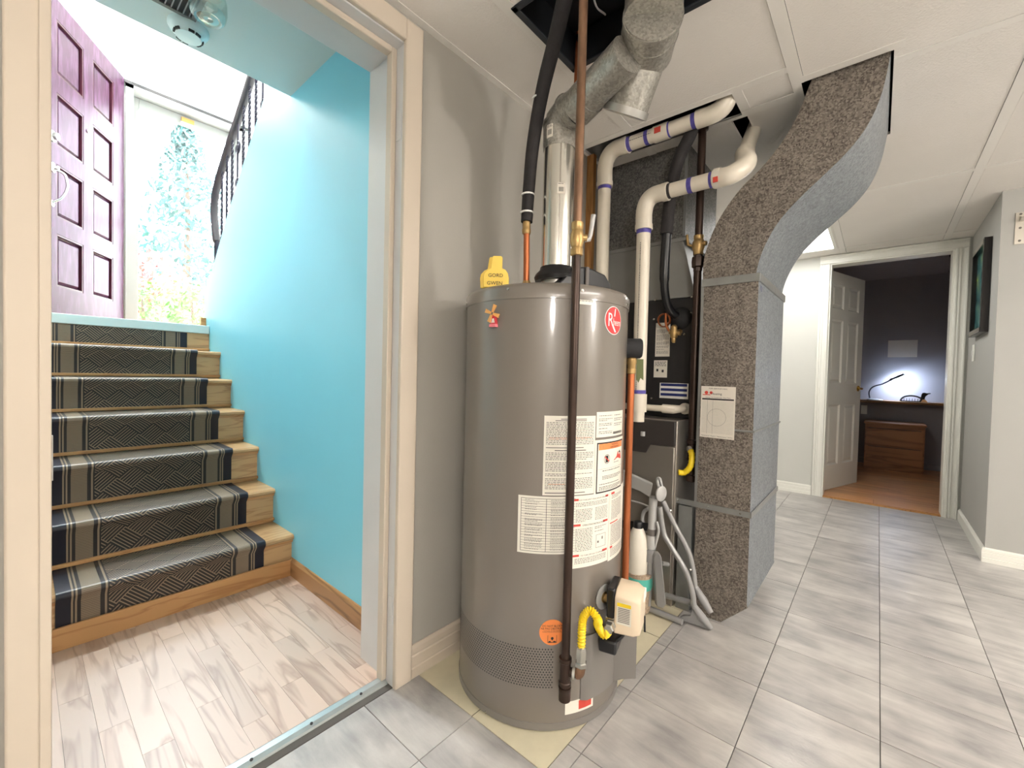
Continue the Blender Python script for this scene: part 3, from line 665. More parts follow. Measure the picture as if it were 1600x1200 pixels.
# ================================================================== RAILING on the knee wall
RXX = .905
rl = thing('stair_railing', (RXX, 3.2, 1.9), 'black wrought iron railing with scrolls and a dark handrail', 'railing')
hp = [(RXX,2.30,3.20),(RXX,2.60,2.96),(RXX,2.917,2.715),(RXX,3.132,2.565),(RXX,3.36,2.42),(RXX,3.53,2.29),(RXX,3.60,2.20),(RXX,3.615,2.10),(RXX,3.59,1.99),(RXX,3.55,1.88)]
MB().tube(bez(hp, 6), [.024]*(6*9+1), 10).build('handrail', 'handrail', parent=rl, smooth=60)
def ktop(y):        # top of the knee wall
    pts = [(3.66,1.55),(3.50,1.64),(3.372,1.762),(3.172,1.952),(2.557,2.449),(1.32,3.45)]
    for (a,b),(c,d) in zip(pts, pts[1:]):
        if c <= y <= a: return b + (d-b)*(a-y)/(a-c)
    return 1.55
def hrail(y): 
    q = [(2.30,3.20),(2.60,2.96),(2.917,2.715),(3.132,2.565),(3.36,2.42),(3.53,2.29)]
    for (a,b),(c,d) in zip(q, q[1:]):
        if a <= y <= c: return b + (d-b)*(y-a)/(c-a)
    return 2.2
MB().tube([(RXX,3.545,ktop(3.545)-.02),(RXX,3.55,1.9)], .016, 8).build('post', 'wrought_iron', parent=rl, smooth=60)
MB().tube([(RXX+.03,2.3,ktop(2.3)+.09),(RXX+.03,3.45,ktop(3.45)+.09)], .008, 6).build('bottom_rail', 'wrought_iron', parent=rl)
k_ = 0
yb = 3.44
while yb > 2.34:
    zt = hrail(yb); zb = ktop(yb)
    if k_ % 4 == 3:
        c = .5*(zb+zt)
        sc_ = MB()
        for sgn in (1,-1):
            P = []
            for q in range(24):
                t_ = q/23; a = sgn*(math.pi*.5 + t_*math.pi*3.0); rr = .045*(1-t_*.75)
                P.append((RXX+.0, yb + rr*math.cos(a), c + sgn*.11 + rr*math.sin(a)))
            sc_.tube(P, .005, 6)
        sc_.tube([(RXX,yb,c-.15),(RXX,yb,c+.15)], .005, 6)
        sc_.tube([(RXX,yb,zb),(RXX,yb,zt)], .006, 6)
        sc_.build('scroll_baluster', 'wrought_iron', parent=rl, smooth=60)
    else:                                              # twisted square bar
        m_ = MB(); rings = []
        for q in range(40):
            z = zb + (zt-zb)*q/39; a0 = q*.7
            rings.append([Vector((RXX + .0085*math.cos(a0+h*math.pi/2), yb + .0085*math.sin(a0+h*math.pi/2), z)) for h in range(4)])
        m_.loft(rings); m_.build('twisted_baluster', 'wrought_iron', parent=rl)
    yb -= .105; k_ += 1

# ================================================================== SOFFIT FIXTURES over the stair foot
def soff(px, py, h=0.): return at(px, py, z=2.322-h)
c = soff(291, 50)
sm = thing('smoke_detector', c, 'round white smoke detector on the stairwell ceiling edge', 'smoke detector')
c = Vector((c.x, c.y-.035, 2.322)); ORG['smoke_detector'] = c.copy(); sm.location = c
MB().lathe(c, (0,0,-1), [(.066,0),(.066,.010),(.060,.020),(.046,.030),(.042,.040),(.0,.043)], 32).build('body', 'smoke_white', parent=sm, smooth=40)
for k in range(12):
    a = k*math.pi/6
    if k % 3 == 2: continue
    d_ = Vector((math.cos(a), math.sin(a), 0)); MB().obox(c + d_*.0445 + Vector((0,0,-.0355)), d_, Vector((-d_.y,d_.x,0)), (0,0,1), .0035, .009, .0042).build('vent_slot', 'ink', parent=sm)
MB().obox(c + Vector((.015,-.03,-.0335)), (1,.25,0), (-.25,1,0), (0,0,1), .02, .001, .002).build('test_button_slot', 'ink_light', parent=sm)
c = soff(323, -18); c = Vector((c.x, c.y-.02, 2.322))
jl = thing('jar_ceiling_light', c, 'textured glass jar ceiling light hanging in the stairwell', 'light')
MB().lathe(c, (0,0,-1), [(.052,0),(.052,.010),(.040,.016),(.040,.03)], 28).build('socket', 'steel', parent=jl, smooth=40)
pr = [(.040,.022),(.050,.032),(.055,.05),(.056,.085),(.052,.105),(.044,.116),(.040,.118),(.036,.114),(.028,.114),(.024,.117),(.012,.117),(.001,.115)]
MB().lathe(c, (0,0,-1), pr, 36, caps=False).build('jar', 'jar_glass', parent=jl, smooth=50)
c2 = soff(283, -3); c2 = Vector((c2.x-.07, c2.y, 2.322))
vg = thing('air_vent', c2, 'dark slatted air vent in the stairwell ceiling behind the jar light', 'vent')
MB().box(c2.x-.12, c2.x+.12, c2.y-.075, c2.y+.075, 2.319, 2.326).build('backing', 'ink', parent=vg)
MB().box(c2.x-.13, c2.x+.13, c2.y+.066, c2.y+.082, 2.313, 2.322).box(c2.x-.13, c2.x+.13, c2.y-.082, c2.y-.066, 2.313, 2.322).box(c2.x-.13, c2.x-.115, c2.y-.066, c2.y+.066, 2.313, 2.322).box(c2.x+.115, c2.x+.13, c2.y-.066, c2.y+.066, 2.313, 2.322).build('frame', 'grey_dark', parent=vg)
for k in range(13): MB().box(c2.x-.11+k*.018, c2.x-.107+k*.018, c2.y-.066, c2.y+.066, 2.314, 2.319).build('slat', 'grey_plastic', parent=vg)

# ================================================================== GARDEN beyond the front door
gd = MB(); nx_, ny_ = 24, 24; V_ = []; F_ = []
for j in range(ny_+1):
    for i in range(nx_+1):
        y = 5.9 + j*1.2; x = -8 + i*1.0
        z = 1.0 + max(0, y-8.5)*.20 + .1*math.sin(x*1.3+y)
        V_.append((x, y, z))
for j in range(ny_):
    for i in range(nx_): a = j*(nx_+1)+i; F_.append((a, a+1, a+nx_+2, a+nx_+1))
gd.add(V_, F_); struct(gd, 'ground_garden', 'lawn', smooth=60)
struct(MB().box(-2, 4, 4.79, 6.2, 1.0, 1.22), 'porch_floor', 'porch')
def plant(name, c, rx, rz, n, ls, lm, label, cat, trunk=True, cone=False, group=None):
    c = Vector(c); t_ = thing(name, c, label, cat, group); m_ = MB(); r = random.Random(len(name)*37 + n)
    for _ in range(n):
        if cone:
            h = r.random()**1.3; rr = rx*(1-h)*r.random()**.5; a = r.random()*6.283; p = c + Vector((rr*math.cos(a), rr*math.sin(a), rz*(.12+.88*h)))
        else:
            while True:
                q = Vector((r.uniform(-1,1), r.uniform(-1,1), r.uniform(-1,1)))
                if .25 < q.length < 1: break
            p = c + Vector((q.x*rx, q.y*rx, rz*.55 + q.z*rz*.5))
        u = Vector((r.uniform(-1,1), r.uniform(-1,1), r.uniform(-1,1))).normalized(); w = u.orthogonal().normalized(); s_ = ls*r.uniform(.6,1.3)
        m_.add([p - u*s_, p + w*s_*.45, p + u*s_, p - w*s_*.45], [(0,1,2,3)])
    tag(m_.build('foliage', lm, parent=t_, fix=False), kind='stuff')
    if trunk: MB().tube([c - Vector((0,0,.2)), c + Vector((.02,0,rz*.5)), c + Vector((0,.03,rz*.8))], [.05*rx+.02,.03*rx+.015,.01], 8).build('trunk', 'bark', parent=t_, smooth=60)
def gz(x, y): return 1.0 + max(0, y-8.5)*.20
p = at(292, 330, y=15.0); plant('spruce_tree', (p.x, 15.0, gz(0,15)-.3), 1.9, at(300,178,y=15).z - gz(0,15)+.6, 2600, .14, 'leaf_blue', 'blue-green spruce tree seen through the storm door glass', 'tree', cone=True)
p = at(222, 330, y=11.5); plant('red_maple', (p.x, 11.5, gz(0,11.5)), .95, 1.7, 1300, .075, 'leaf_red', 'red-leaved small tree at the left of the storm door glass', 'tree')
for k, (px, yy, hh, rx) in enumerate([(222, 7.3, .75, .30), (262, 8.1, .95, .36), (300, 6.6, .70, .28)]):
    p = at(px, 480, y=yy); plant('garden_shrub', (p.x, yy, 1.0), rx, hh + .35, 420, .055, 'leaf_green',
        ['leafy green shrub outside at the left of the storm door', 'tallest leafy green shrub outside the middle of the storm door', 'leafy green shrub outside beside the turquoise wall edge'][k], 'shrub', group='green shrubs outside the front door')

# ================================================================== WATER HEATER
TC = Vector((1.16, .855, 0)); TR = .266; TZ1 = 1.257
def on_tank(px, py, rad=TR):
    """angle and height where a direction meets the tank"""
    r = ray(px, py); a = r.x**2 + r.y**2; b = -2*(TC.x*r.x + TC.y*r.y); c = TC.x**2 + TC.y**2 - rad**2
    disc = max(b*b - 4*a*c, 0); t_ = (-b - math.sqrt(disc))/(2*a); p = EYE + r*t_
    return math.atan2(p.y-TC.y, p.x-TC.x) % (2*math.pi), p.z
def tk(th, z, off=0.): return Vector((TC.x + (TR+off)*math.cos(th), TC.y + (TR+off)*math.sin(th), z))
wh = thing('water_heater', (TC.x, TC.y, 0), 'tall grey cylindrical gas water heater covered in instruction labels', 'water heater')
MB().lathe((TC.x,TC.y,.012), (0,0,1), [(TR-.004,0),(TR,.004),(TR,1.205)], 96).build('body', 'tank_grey', parent=wh, smooth=40)
MB().lathe((TC.x,TC.y,1.212), (0,0,1), [(TR-.02,0),(TR+.003,0),(TR+.004,.030),(TR-.002,.040),(TR-.012,.045),(0,.047)], 96).build('top_cap', 'tank_grey', parent=wh, smooth=35)
MB().lathe((TC.x,TC.y,0), (0,0,1), [(TR+.000,.0),(TR+.002,.002),(TR+.002,.022),(TR-.003,.024)], 96).build('base_ring', 'tank_cover', parent=wh, smooth=40)
for px, py in ((795,452),(909,454),(731,474),(978,476),(760,1112)):
    th, z = on_tank(px, py); d_ = Vector((math.cos(th), math.sin(th), 0)); MB().lathe(tk(th, z, .003), d_, [(.0045,0),(.004,.002),(.0,.003)], 10).build('screw', 'silver_nut', parent=wh, smooth=60)
# air intake perforations round the lower body (a disc per hole)
pf = MB(); th1, _ = on_tank(863, 1040); zt = on_tank(863, 1013)[1]; zb = on_tank(862, 1074)[1]
dz = .0072; rows_ = int((zt-zb)/dz)
for r_ in range(rows_+1):
    z = zb + r_*dz; th = th1 - (.0155 if r_ % 2 else 0)
    while th > th1 - 1.75:
        d_ = Vector((math.cos(th), math.sin(th), 0)); t_ = Vector((-d_.y, d_.x, 0)); p = tk(th, z, .0004)
        pf.add([p + (t_*math.cos(a) + Vector((0,0,1))*math.sin(a))*.0024 for a in [k*math.pi/3 for k in range(6)]], [tuple(range(6))]); th -= .031
tag(pf.build('air_intake_holes', 'ink', parent=wh, fix=False), kind='stuff')
# ---- labels that wrap round the tank
class Cyl:
    def __init__(s, th0, z0): s.th = th0; s.z = z0
    def __call__(s, u, v, h=0.): return tk(s.th + u/TR, s.z + v, h)
class Flat:
    def __init__(s, o, eu, ev): s.o = Vector(o); s.u = Vector(eu).normalized(); s.v = Vector(ev).normalized(); s.n = s.u.cross(s.v)
    def __call__(s, u, v, h=0.): return s.o + s.u*u + s.v*v + s.n*h
def sheet(S, w, h, name, m, parent, h0=.0006, rows=None, rad=0.):
    """thin sheet on a surface; S maps u,v (metres from the centre) to 3-D"""
    mb = MB(); n = 14; V_ = []
    for j in range(2):
        for i in range(n+1): 
            u = -w/2 + w*i/n; V_.append(S(u, -h/2 + h*j, h0))
    V2 = [S(-w/2 + w*i/n, -h/2 + h*j, 0) for j in range(2) for i in range(n+1)]
    F_ = [(i, i+1, n+2+i, n+1+i) for i in range(n)]; k = 2*(n+1)
    F_ += [(k+i, i+0, i+1, k+i+1)[::1] for i in range(n)] + [(n+1+i, k+n+1+i, k+n+2+i, n+2+i) for i in range(n)] + [(0, n+1, k+n+1, k), (n, k+n, k+2*n+1, 2*n+1)]
    mb.add(V_ + V2, F_); return mb.build(name, m, parent=parent, fix=False)
def bar(mb, S, u0, u1, v0, v1, h=.0011):
    n = max(1, int((u1-u0)/.02)); 
    for i in range(n):
        a = u0 + (u1-u0)*i/n; b = u0 + (u1-u0)*(i+1)/n; mb.add([S(a,v0,h), S(b,v0,h), S(b,v1,h), S(a,v1,h)], [(0,1,2,3)])
def lines(mb, S, u0, u1, v1, v0, lh, r, hgt=.42, gap=.0, para=6):
    v = v1; k = 0
    while v - lh > v0:
        end = u1 - (r.random()*.5*(u1-u0) if r.random() < 1/para else 0); u = u0
        while u < end:
            w = r.uniform(.6, 2.2)*lh; bar(mb, S, u, min(u+w, end), v-lh*hgt, v) if u + lh*.3 < end else None; u += w + lh*.45
        v -= lh*(1.9 if end < u1 else 1.0); k += 1
def glyph(mb, S, body, size, u, v, h=.0012, sx=1.):
    vv, ff = text(body, size); mb.add([S(u + q.x*sx, v + q.y, h) for q in vv], ff)
def circ(mb, S, u, v, r, h, n=32, ri=None):
    if ri is None:
        R = [r, r*.75, r*.5, r*.25]; V_ = [S(u + q*math.cos(2*math.pi*k/n), v + q*math.sin(2*math.pi*k/n), h) for q in R for k in range(n)] + [S(u, v, h)]
        mb.add(V_, [(a*n+k, a*n+(k+1) % n, (a+1)*n+(k+1) % n, (a+1)*n+k) for a in range(3) for k in range(n)] + [(3*n+k, 3*n+(k+1) % n, 4*n) for k in range(n)])
    else:
        mb.add([S(u + q*math.cos(2*math.pi*k/n), v + q*math.sin(2*math.pi*k/n), h) for q in (r, ri) for k in range(n)], [(k, (k+1) % n, n+(k+1) % n, n+k) for k in range(n)])
def lab(pxl, pyt, pxr, pyb):
    t0, _ = on_tank(pxl, (pyt+pyb)/2); t1, _ = on_tank(pxr, (pyt+pyb)/2); z1 = on_tank((pxl+pxr)/2, pyt)[1]; z0 = on_tank((pxl+pxr)/2, pyb)[1]
    return Cyl((t0+t1)/2, (z0+z1)/2), (t1-t0)*TR, z1-z0
R_ = random.Random(3)
S, w, h = lab(849, 650, 929, 774); L1 = sheet(S, w, h, 'instruction_label', 'label_white', wh); L1['label'] = 'tall white instruction label with dense print'
t_ = MB(); lines(t_, S, -w*.46, w*.46, h*.42, h*.12, .0046, R_); lines(t_, S, -w*.46, w*.46, h*.04, -h*.45, .0046, R_); bar(t_, S, -w*.2, w*.3, h*.455, h*.465); bar(t_, S, -w*.3, w*.3, h*.435, h*.445); bar(t_, S, -w*.46, w*.25, h*.095, h*.105); bar(t_, S, -w*.3, w*.3, h*.06, h*.072); bar(t_, S, -w*.46, w*.3, -h*.475, -h*.463)
t_.build('print', 'ink_light', parent=L1, fix=False); t_ = MB(); bar(t_, S, -w*.4, w*.42, h*.222, h*.228); bar(t_, S, -w*.42, w*.3, h*.205, h*.211); bar(t_, S, -w*.4, -w*.1, -h*.36, -h*.354); t_.build('red_print', 'ink_orange', parent=L1, fix=False)
S, w, h = lab(932, 643, 972, 682); L2 = sheet(S, w, h, 'rating_plate', 'label_white', wh)
t_ = MB(); lines(t_, S, -w*.44, -w*.02, h*.36, -h*.42, .0048, R_, para=2); lines(t_, S, w*.04, w*.42, h*.36, -h*.25, .0052, R_, para=2); t_.build('print', 'ink_light', parent=L2, fix=False)
t_ = MB()
for k in range(26): bar(t_, S, w*(.02+.016*k), w*(.02+.016*k)+w*.008, -h*.42, -h*.32)
t_.build('bar_code', 'ink', parent=L2, fix=False)
S, w, h = lab(929, 686, 971, 771); L3 = sheet(S, w, h, 'warning_label', 'label_white', wh); L3['label'] = 'white warning label with thick black border and orange header'
t_ = MB(); b_ = .0042
for (a,b,c,d) in ((-w*.46,w*.46,h*.45-b_,h*.45),(-w*.46,w*.46,-h*.46,-h*.46+b_),(-w*.46,-w*.46+b_,-h*.46,h*.45),(w*.46-b_,w*.46,-h*.46,h*.45)): bar(t_, S, a, b, c, d)
glyph(t_, S, 'WARNING', .0085, w*.08, h*.395, .0016); glyph(t_, S, 'AVERTISSEMENT', .0072, w*.08, h*.345, .0016); glyph(t_, S, '!', .008, -w*.3, h*.36, .0016)
bar(t_, S, -w*.42, w*.42, -h*.033, -h*.030); lines(t_, S, -w*.3, w*.36, -h*.06, -h*.14, .005, R_); lines(t_, S, -w*.3, w*.38, -h*.16, -h*.27, .004, R_); lines(t_, S, -w*.38, w*.38, -h*.30, -h*.44, .0042, R_)
circ(t_, S, -w*.18, h*.14, .0135, .0013, ri=.0122); bar(t_, S, -w*.22, -w*.14, h*.08, h*.2); lines(t_, S, w*.06, w*.34, h*.06, h*.01, .004, R_)
t_.add([S(w*.30,h*.26,.0014), S(w*.24,h*.22,.0014), S(w*.36,h*.20,.0014)], [(0,1,2)]); t_.build('print', 'ink', parent=L3, fix=False)
t_ = MB(); bar(t_, S, -w*.41, w*.41, h*.315, h*.425); t_.build('orange_header', 'ink_orange', parent=L3, fix=False)
t_ = MB(); t_.add([S(w*.04,h*.09,.0013), S(w*.38,h*.09,.0013), S(w*.34,h*.22,.0013), S(w*.27,h*.17,.0013), S(w*.22,h*.25,.0013), S(w*.16,h*.15,.0013)], [tuple(range(6))])
t_.add([S(-w*.25,h*.18,.0016), S(-w*.235,h*.195,.0016), S(-w*.105,h*.10,.0016), S(-w*.12,h*.085,.0016)], [(0,1,2,3)]); t_.build('red_pictogram', 'ink_red', parent=L3, fix=False)
S, w, h = lab(809, 776, 899, 866); L4 = sheet(S, w, h, 'table_label', 'label_white', wh); L4['label'] = 'white label with a two-column ruled table'
t_ = MB(); e_ = .0012
for (a,b,c,d) in ((-w*.45,w*.49,h*.455,h*.462),(-w*.45,w*.49,-h*.462,-h*.455),(-w*.45,-w*.45+e_,-h*.46,h*.46),(-w*.02,-w*.02+e_,-h*.46,h*.46)): bar(t_, S, a, b, c, d)
for k in range(1, 20): bar(t_, S, -w*.45, w*.49, h*(.46-.046*k), h*(.46-.046*k)+.0007)
t_.build('table_rules', 'ink', parent=L4, fix=False); t_ = MB(); lines(t_, S, -w*.38, -w*.08, h*.44, -h*.44, .0031, R_, para=2); lines(t_, S, w*.06, w*.45, h*.44, -h*.44, .0031, R_, para=2); t_.build('print', 'ink_light', parent=L4, fix=False)
S, w, h = lab(893, 773, 950, 884); L5 = sheet(S, w, h, 'safety_label', 'label_white', wh, h0=.0008); L5['label'] = 'white safety and lighting instruction label with red header bars'
t_ = MB(); glyph(t_, S, 'FOR YOUR SAFETY READ BEFORE OPERATING', .0052, w*.05, h*.438, .0016); glyph(t_, S, 'OPERATING INSTRUCTIONS', .0066, w*.05, h*.085, .0016); glyph(t_, S, 'TO TURN OFF GAS TO APPLIANCE', .0058, w*.05, -h*.335, .0016)
t_.build('headings', 'ink', parent=L5, fix=False); t_ = MB()
lines(t_, S, -w*.42, w*.42, h*.40, h*.33, .0042, R_); lines(t_, S, -w*.42, -w*.02, h*.31, h*.12, .0042, R_); lines(t_, S, w*.06, w*.44, h*.31, h*.12, .0042, R_); lines(t_, S, -w*.42, w*.0, h*.04, -h*.29, .0044, R_); lines(t_, S, w*.06, w*.42, h*.04, -h*.06, .0044, R_); lines(t_, S, -w*.42, w*.42, -h*.37, -h*.47, .0042, R_)
for (a,b,c,d) in ((w*.1,w*.4,-h*.085,-h*.08),(w*.1,w*.4,-h*.265,-h*.26),(w*.1,w*.11,-h*.265,-h*.08),(w*.39,w*.4,-h*.265,-h*.08),(w*.14,w*.19,-h*.2,-h*.17),(w*.27,w*.31,-h*.16,-h*.12)): bar(t_, S, a, b, c, d)
t_.build('print', 'ink_light', parent=L5, fix=False); t_ = MB()
for (a,b,c) in ((-w*.48,-w*.36,.43),(w*.36,w*.46,.43),(-w*.48,-w*.3,.078),(w*.3,w*.46,.078),(-w*.48,-w*.32,-.342),(w*.3,w*.46,-.342)): bar(t_, S, a, b, h*c, h*c + .006)
t_.build('red_bars', 'ink_red', parent=L5, fix=False)
S, w, h = lab(951, 762, 974, 868); L6 = sheet(S, w, h, 'side_instruction_label', 'label_white', wh)
t_ = MB(); lines(t_, S, -w*.42, w*.1, h*.42, h*.05, .0042, R_); lines(t_, S, -w*.42, w*.2, h*.0, -h*.3, .0042, R_); lines(t_, S, -w*.42, w*.4, -h*.34, -h*.46, .0042, R_); t_.build('print', 'ink_light', parent=L6, fix=False)
t_ = MB(); bar(t_, S, -w*.44, -w*.3, h*.43, h*.46); bar(t_, S, -w*.46, -w*.1, h*.02, h*.035); bar(t_, S, -w*.44, -w*.34, -h*.33, -h*.30); t_.build('red_bars', 'ink_red', parent=L6, fix=False)
S, w, h = lab(903, 461, 929, 476); L7 = sheet(S, w, h, 'small_label', 'label_white', wh); t_ = MB(); lines(t_, S, -w*.42, w*.42, h*.35, -h*.35, .0042, R_); t_.build('print', 'ink_light', parent=L7, fix=False)
# brand badge
th, z = on_tank(959, 501); S = Cyl(th, z); t_ = MB(); circ(t_, S, 0, 0, .0415, .0006, 40); bd = t_.build('brand_badge', 'pure_white', parent=wh, fix=False); bd['label'] = 'round red badge with white lettering'
t_ = MB(); circ(t_, S, 0, 0, .0392, .0010, 40); t_.build('red_disc', 'label_red', parent=bd, fix=False)
t_ = MB(); glyph(t_, S, 'R', .056, -.0165, -.001, .0014, .8); glyph(t_, S, 'heem', .029, .0155, -.005, .0014, .62)
t_.add([S(-.012,-.012,.0014), S(-.004,-.012,.0014), S(.012,-.033,.0014), S(.004,-.034,.0014)], [(0,1,2,3)]); t_.add([S(-.0005,.012,.0014), S(.0045,.012,.0014), S(.008,.035,.0014), S(.0035,.035,.0014)], [(0,1,2,3)])
t_.build('lettering', 'pure_white', parent=bd, fix=False)
# orange sticker
th, z = on_tank(863, 988); S = Cyl(th, z); t_ = MB(); circ(t_, S, 0, 0, .0365, .0006, 40); og = t_.build('orange_sticker', 'label_orange', parent=wh, fix=False)
t_ = MB(); glyph(t_, S, 'DO NOT BLOCK', .0078, 0, .018); glyph(t_, S, 'NE PAS OBSTRUER', .0078, 0, .0105); glyph(t_, S, 'Combustion Air Inlet Openings', .0038, 0, .0045); glyph(t_, S, "Ouvertures d'entree d'air de combustion", .0034, 0, .001)
for (a,b,c,d) in ((-.013,-.012,-.028,-.008),(.012,.013,-.028,-.008),(-.012,.012,-.029,-.027),(-.0015,.0015,-.022,-.014),(-.010,-.004,-.027,-.024),(.003,.010,-.027,-.024)): bar(t_, S, a, b, c, d, .0012)
circ(t_, S, 0, -.0165, .004, .0012, 12); t_.build('print', 'ink', parent=og, fix=False)
# white and orange sticker at the foot
S, w, h = lab(883, 1092, 926, 1112); h *= .95; L8 = sheet(S, w, h, 'foot_sticker', 'label_white', wh); t_ = MB(); bar(t_, S, -w*.05, w*.42, -h*.30, h*.42); t_.build('orange_print', 'ink_red', parent=L8, fix=False)
# burner access cover: sheet metal that leaves the tank and ends in a flange
thA, _ = on_tank(907, 1060); thB, _ = on_tank(953, 1060); zb = .075; zt = .262
pl = [tk(thA + (thB-thA)*k/8, 0, .010 if k else .002) for k in range(9)]
er = Vector((math.cos(thB), math.sin(thB), 0)); et = Vector((-er.y, er.x, 0))
pl += [tk(thB, 0, .012) + et*.012 + er*.020, tk(thB, 0, .014) + et*.042 + er*.050]
ac = MB(); n_ = len(pl); V_ = [p + Vector((0,0,zb + (.012 if i > n_-3 else 0))) for i, p in enumerate(pl)] + [p + Vector((0,0,zt - (.010*(i-8) if i > 8 else 0))) for i, p in enumerate(pl)]
inn = [p + (Vector((TC.x,TC.y,p.z))-p).normalized()*.002 for p in V_]; k = 2*n_
F_ = [(i, i+1, n_+i+1, n_+i) for i in range(n_-1)] + [(k+i+1, k+i, k+n_+i, k+n_+i+1) for i in range(n_-1)] + [(n_+i, n_+i+1, k+n_+i+1, k+n_+i) for i in range(n_-1)] + [(i+1, i, k+i, k+i+1) for i in range(n_-1)] + [(n_-1, k+n_-1, k+2*n_-1, 2*n_-1), (0, n_, k+n_, k)]
ac.add(V_ + inn, F_); ac.build('access_cover', 'tank_cover', parent=wh, smooth=30)
# gas control valve
thV, zV = on_tank(943, 932); er = Vector((math.cos(thV), math.sin(thV), 0)); et = Vector((-er.y, er.x, 0)); ez = Vector((0,0,1))
def vp(u, v, h): return tk(thV, zV, h) + et*u + ez*v
gv = MB().lathe(vp(0,0,.0005), er, [(.036,0),(.036,.002),(.030,.004)], 28).build('valve_flange', 'grey_light', parent=wh, smooth=40)
MB().lathe(vp(0,0,0), er, [(.016,0),(.016,.006),(.011,.008),(.011,.045)], 18).build('thermostat_stem', 'brass', parent=gv, smooth=40)
def vbox(u0,u1,v0,v1,h0,h1): return MB().obox(vp((u0+u1)/2,(v0+v1)/2,(h0+h1)/2), et, ez, er, (u1-u0)/2, (v1-v0)/2, (h1-h0)/2)
OV = at(984, 946, d=1.215); a_v = thV + .40; er2 = Vector((math.cos(a_v), math.sin(a_v), 0)); et2 = Vector((-er2.y, er2.x, 0))
def vp(u, v, h): return OV + et2*(u-.005) + ez*(v+.022) + er2*(h-.075)
et0, er0 = et, er; et, er = et2, er2
gb = vbox(-.040, .050, -.070, .035, .018, .042).build('valve_back_plate', 'black_plastic', parent=wh, bevel=.005)
prof = [(-.046,-.085),(-.046,.018),(-.028,.034),(.030,.040),(.056,.024),(.056,-.060),(.040,-.085)]
gh = MB(); ring0 = [vp(a, b, .042) for a, b in prof]; ring1 = [vp(a*.98, b*.97, .094) for a, b in prof]; ring2 = [vp(a*.86+.001, b*.84-.006, .112) for a, b in prof]
gh.loft([ring0, ring1, ring2]); gh = gh.build('gas_valve_housing', 'valve_beige', parent=wh, bevel=.004, seg=2)
Sv = Flat(vp(-.0462, -.018, .071), er, ez); 
ls_ = MB(); ls_.add([Sv(a,b,.0016) for a, b in ((-.022,-.036),(.018,-.036),(.018,.026),(-.022,.026))], [(0,1,2,3)]); vl = ls_.build('valve_label', 'label_white', parent=gh, fix=False)
t_ = MB(); 
for q in range(9): bar(t_, lambda u,v,h=0: Sv(u,v,.0022), -.018, .014, .008-q*.0047, .0105-q*.0047)
t_.build('print', 'ink_light', parent=vl, fix=False); t_ = MB(); bar(t_, lambda u,v,h=0: Sv(u,v,.0022), -.021, .017, .014, .024); t_.build('yellow_band', 'yellow_hose', parent=vl, fix=False)
vbox(.012, .050, -.008, .020, .098, .1135).build('sight_cover', 'pure_white', parent=gh, bevel=.002); vbox(.020, .048, -.064, -.052, .098, .112).build('knob_slot', 'ink', parent=gh)
MB().tube([vp(.030,-.055,.113), vp(.030,-.100,.115)], .003, 8).build('igniter_wire', 'black_plastic', parent=gh)
for (u, v) in ((-.02,-.095),(.0,-.10),(.02,-.095),(.038,-.092)): MB().tube(bez([vp(u,-.07,.06), vp(u+.004,v,.065), vp(u-.006,v-.022,.045), vp(u-.012,v-.04,.01)], 5), .005, 8).build('burner_tube', 'black_plastic', parent=gh, smooth=60)
vbox(-.045,.035,-.150,-.112,.0,.05).build('burner_guard', 'black_plastic', parent=wh, bevel=.006)
# draught hood, flue collar, black damper box, fittings on top
FC = Vector((1.178, .832, 0))
zh = at(856, 433, d=1.36).z
MB().lathe((FC.x,FC.y,1.258), (0,0,1), [(.05,0),(.05,zh-1.25)], 28).build('hood_leg_ring', 'steel', parent=wh, smooth=40)
MB().lathe((FC.x,FC.y,zh), (0,0,1), [(.070,0),(.074,.012),(.070,.022),(.056,.036),(.054,.046)], 36).build('draught_hood', 'black_plastic', parent=wh, smooth=35)
p0 = at(884, 440, d=1.36); p1 = at(955, 440, d=1.46)
ex = Vector((p1.x-p0.x, p1.y-p0.y, 0)).normalized(); ey = Vector((-ex.y, ex.x, 0)); W_b = (Vector((p1.x,p1.y,0))-Vector((p0.x,p0.y,0))).length
def tb(a, b, z): return Vector((p0.x,p0.y,0)) + ex*a*W_b + ey*b + Vector((0,0,z))
zq = at(920, 412, d=1.37).z; kq = (zq-1.258)/.064
prof = [(-.42,1.258),(1.0,1.258),(1.0,1.258+.036*kq),(.86,1.258+.054*kq),(.45,1.258+.064*kq),(.18,1.258+.058*kq),(-.10,1.258+.027*kq)]
MB().prism([tb(a, -.0, z) for a, z in prof], ey*.11).build('damper_box', 'black_plastic', parent=wh, bevel=.006, seg=3)
MB().obox(tb(.43,-.004,1.258+.034*kq), ex, ey, (0,0,1), .006, .004, .028*kq).build('damper_rib', 'grey_dark', parent=wh, bevel=.002)

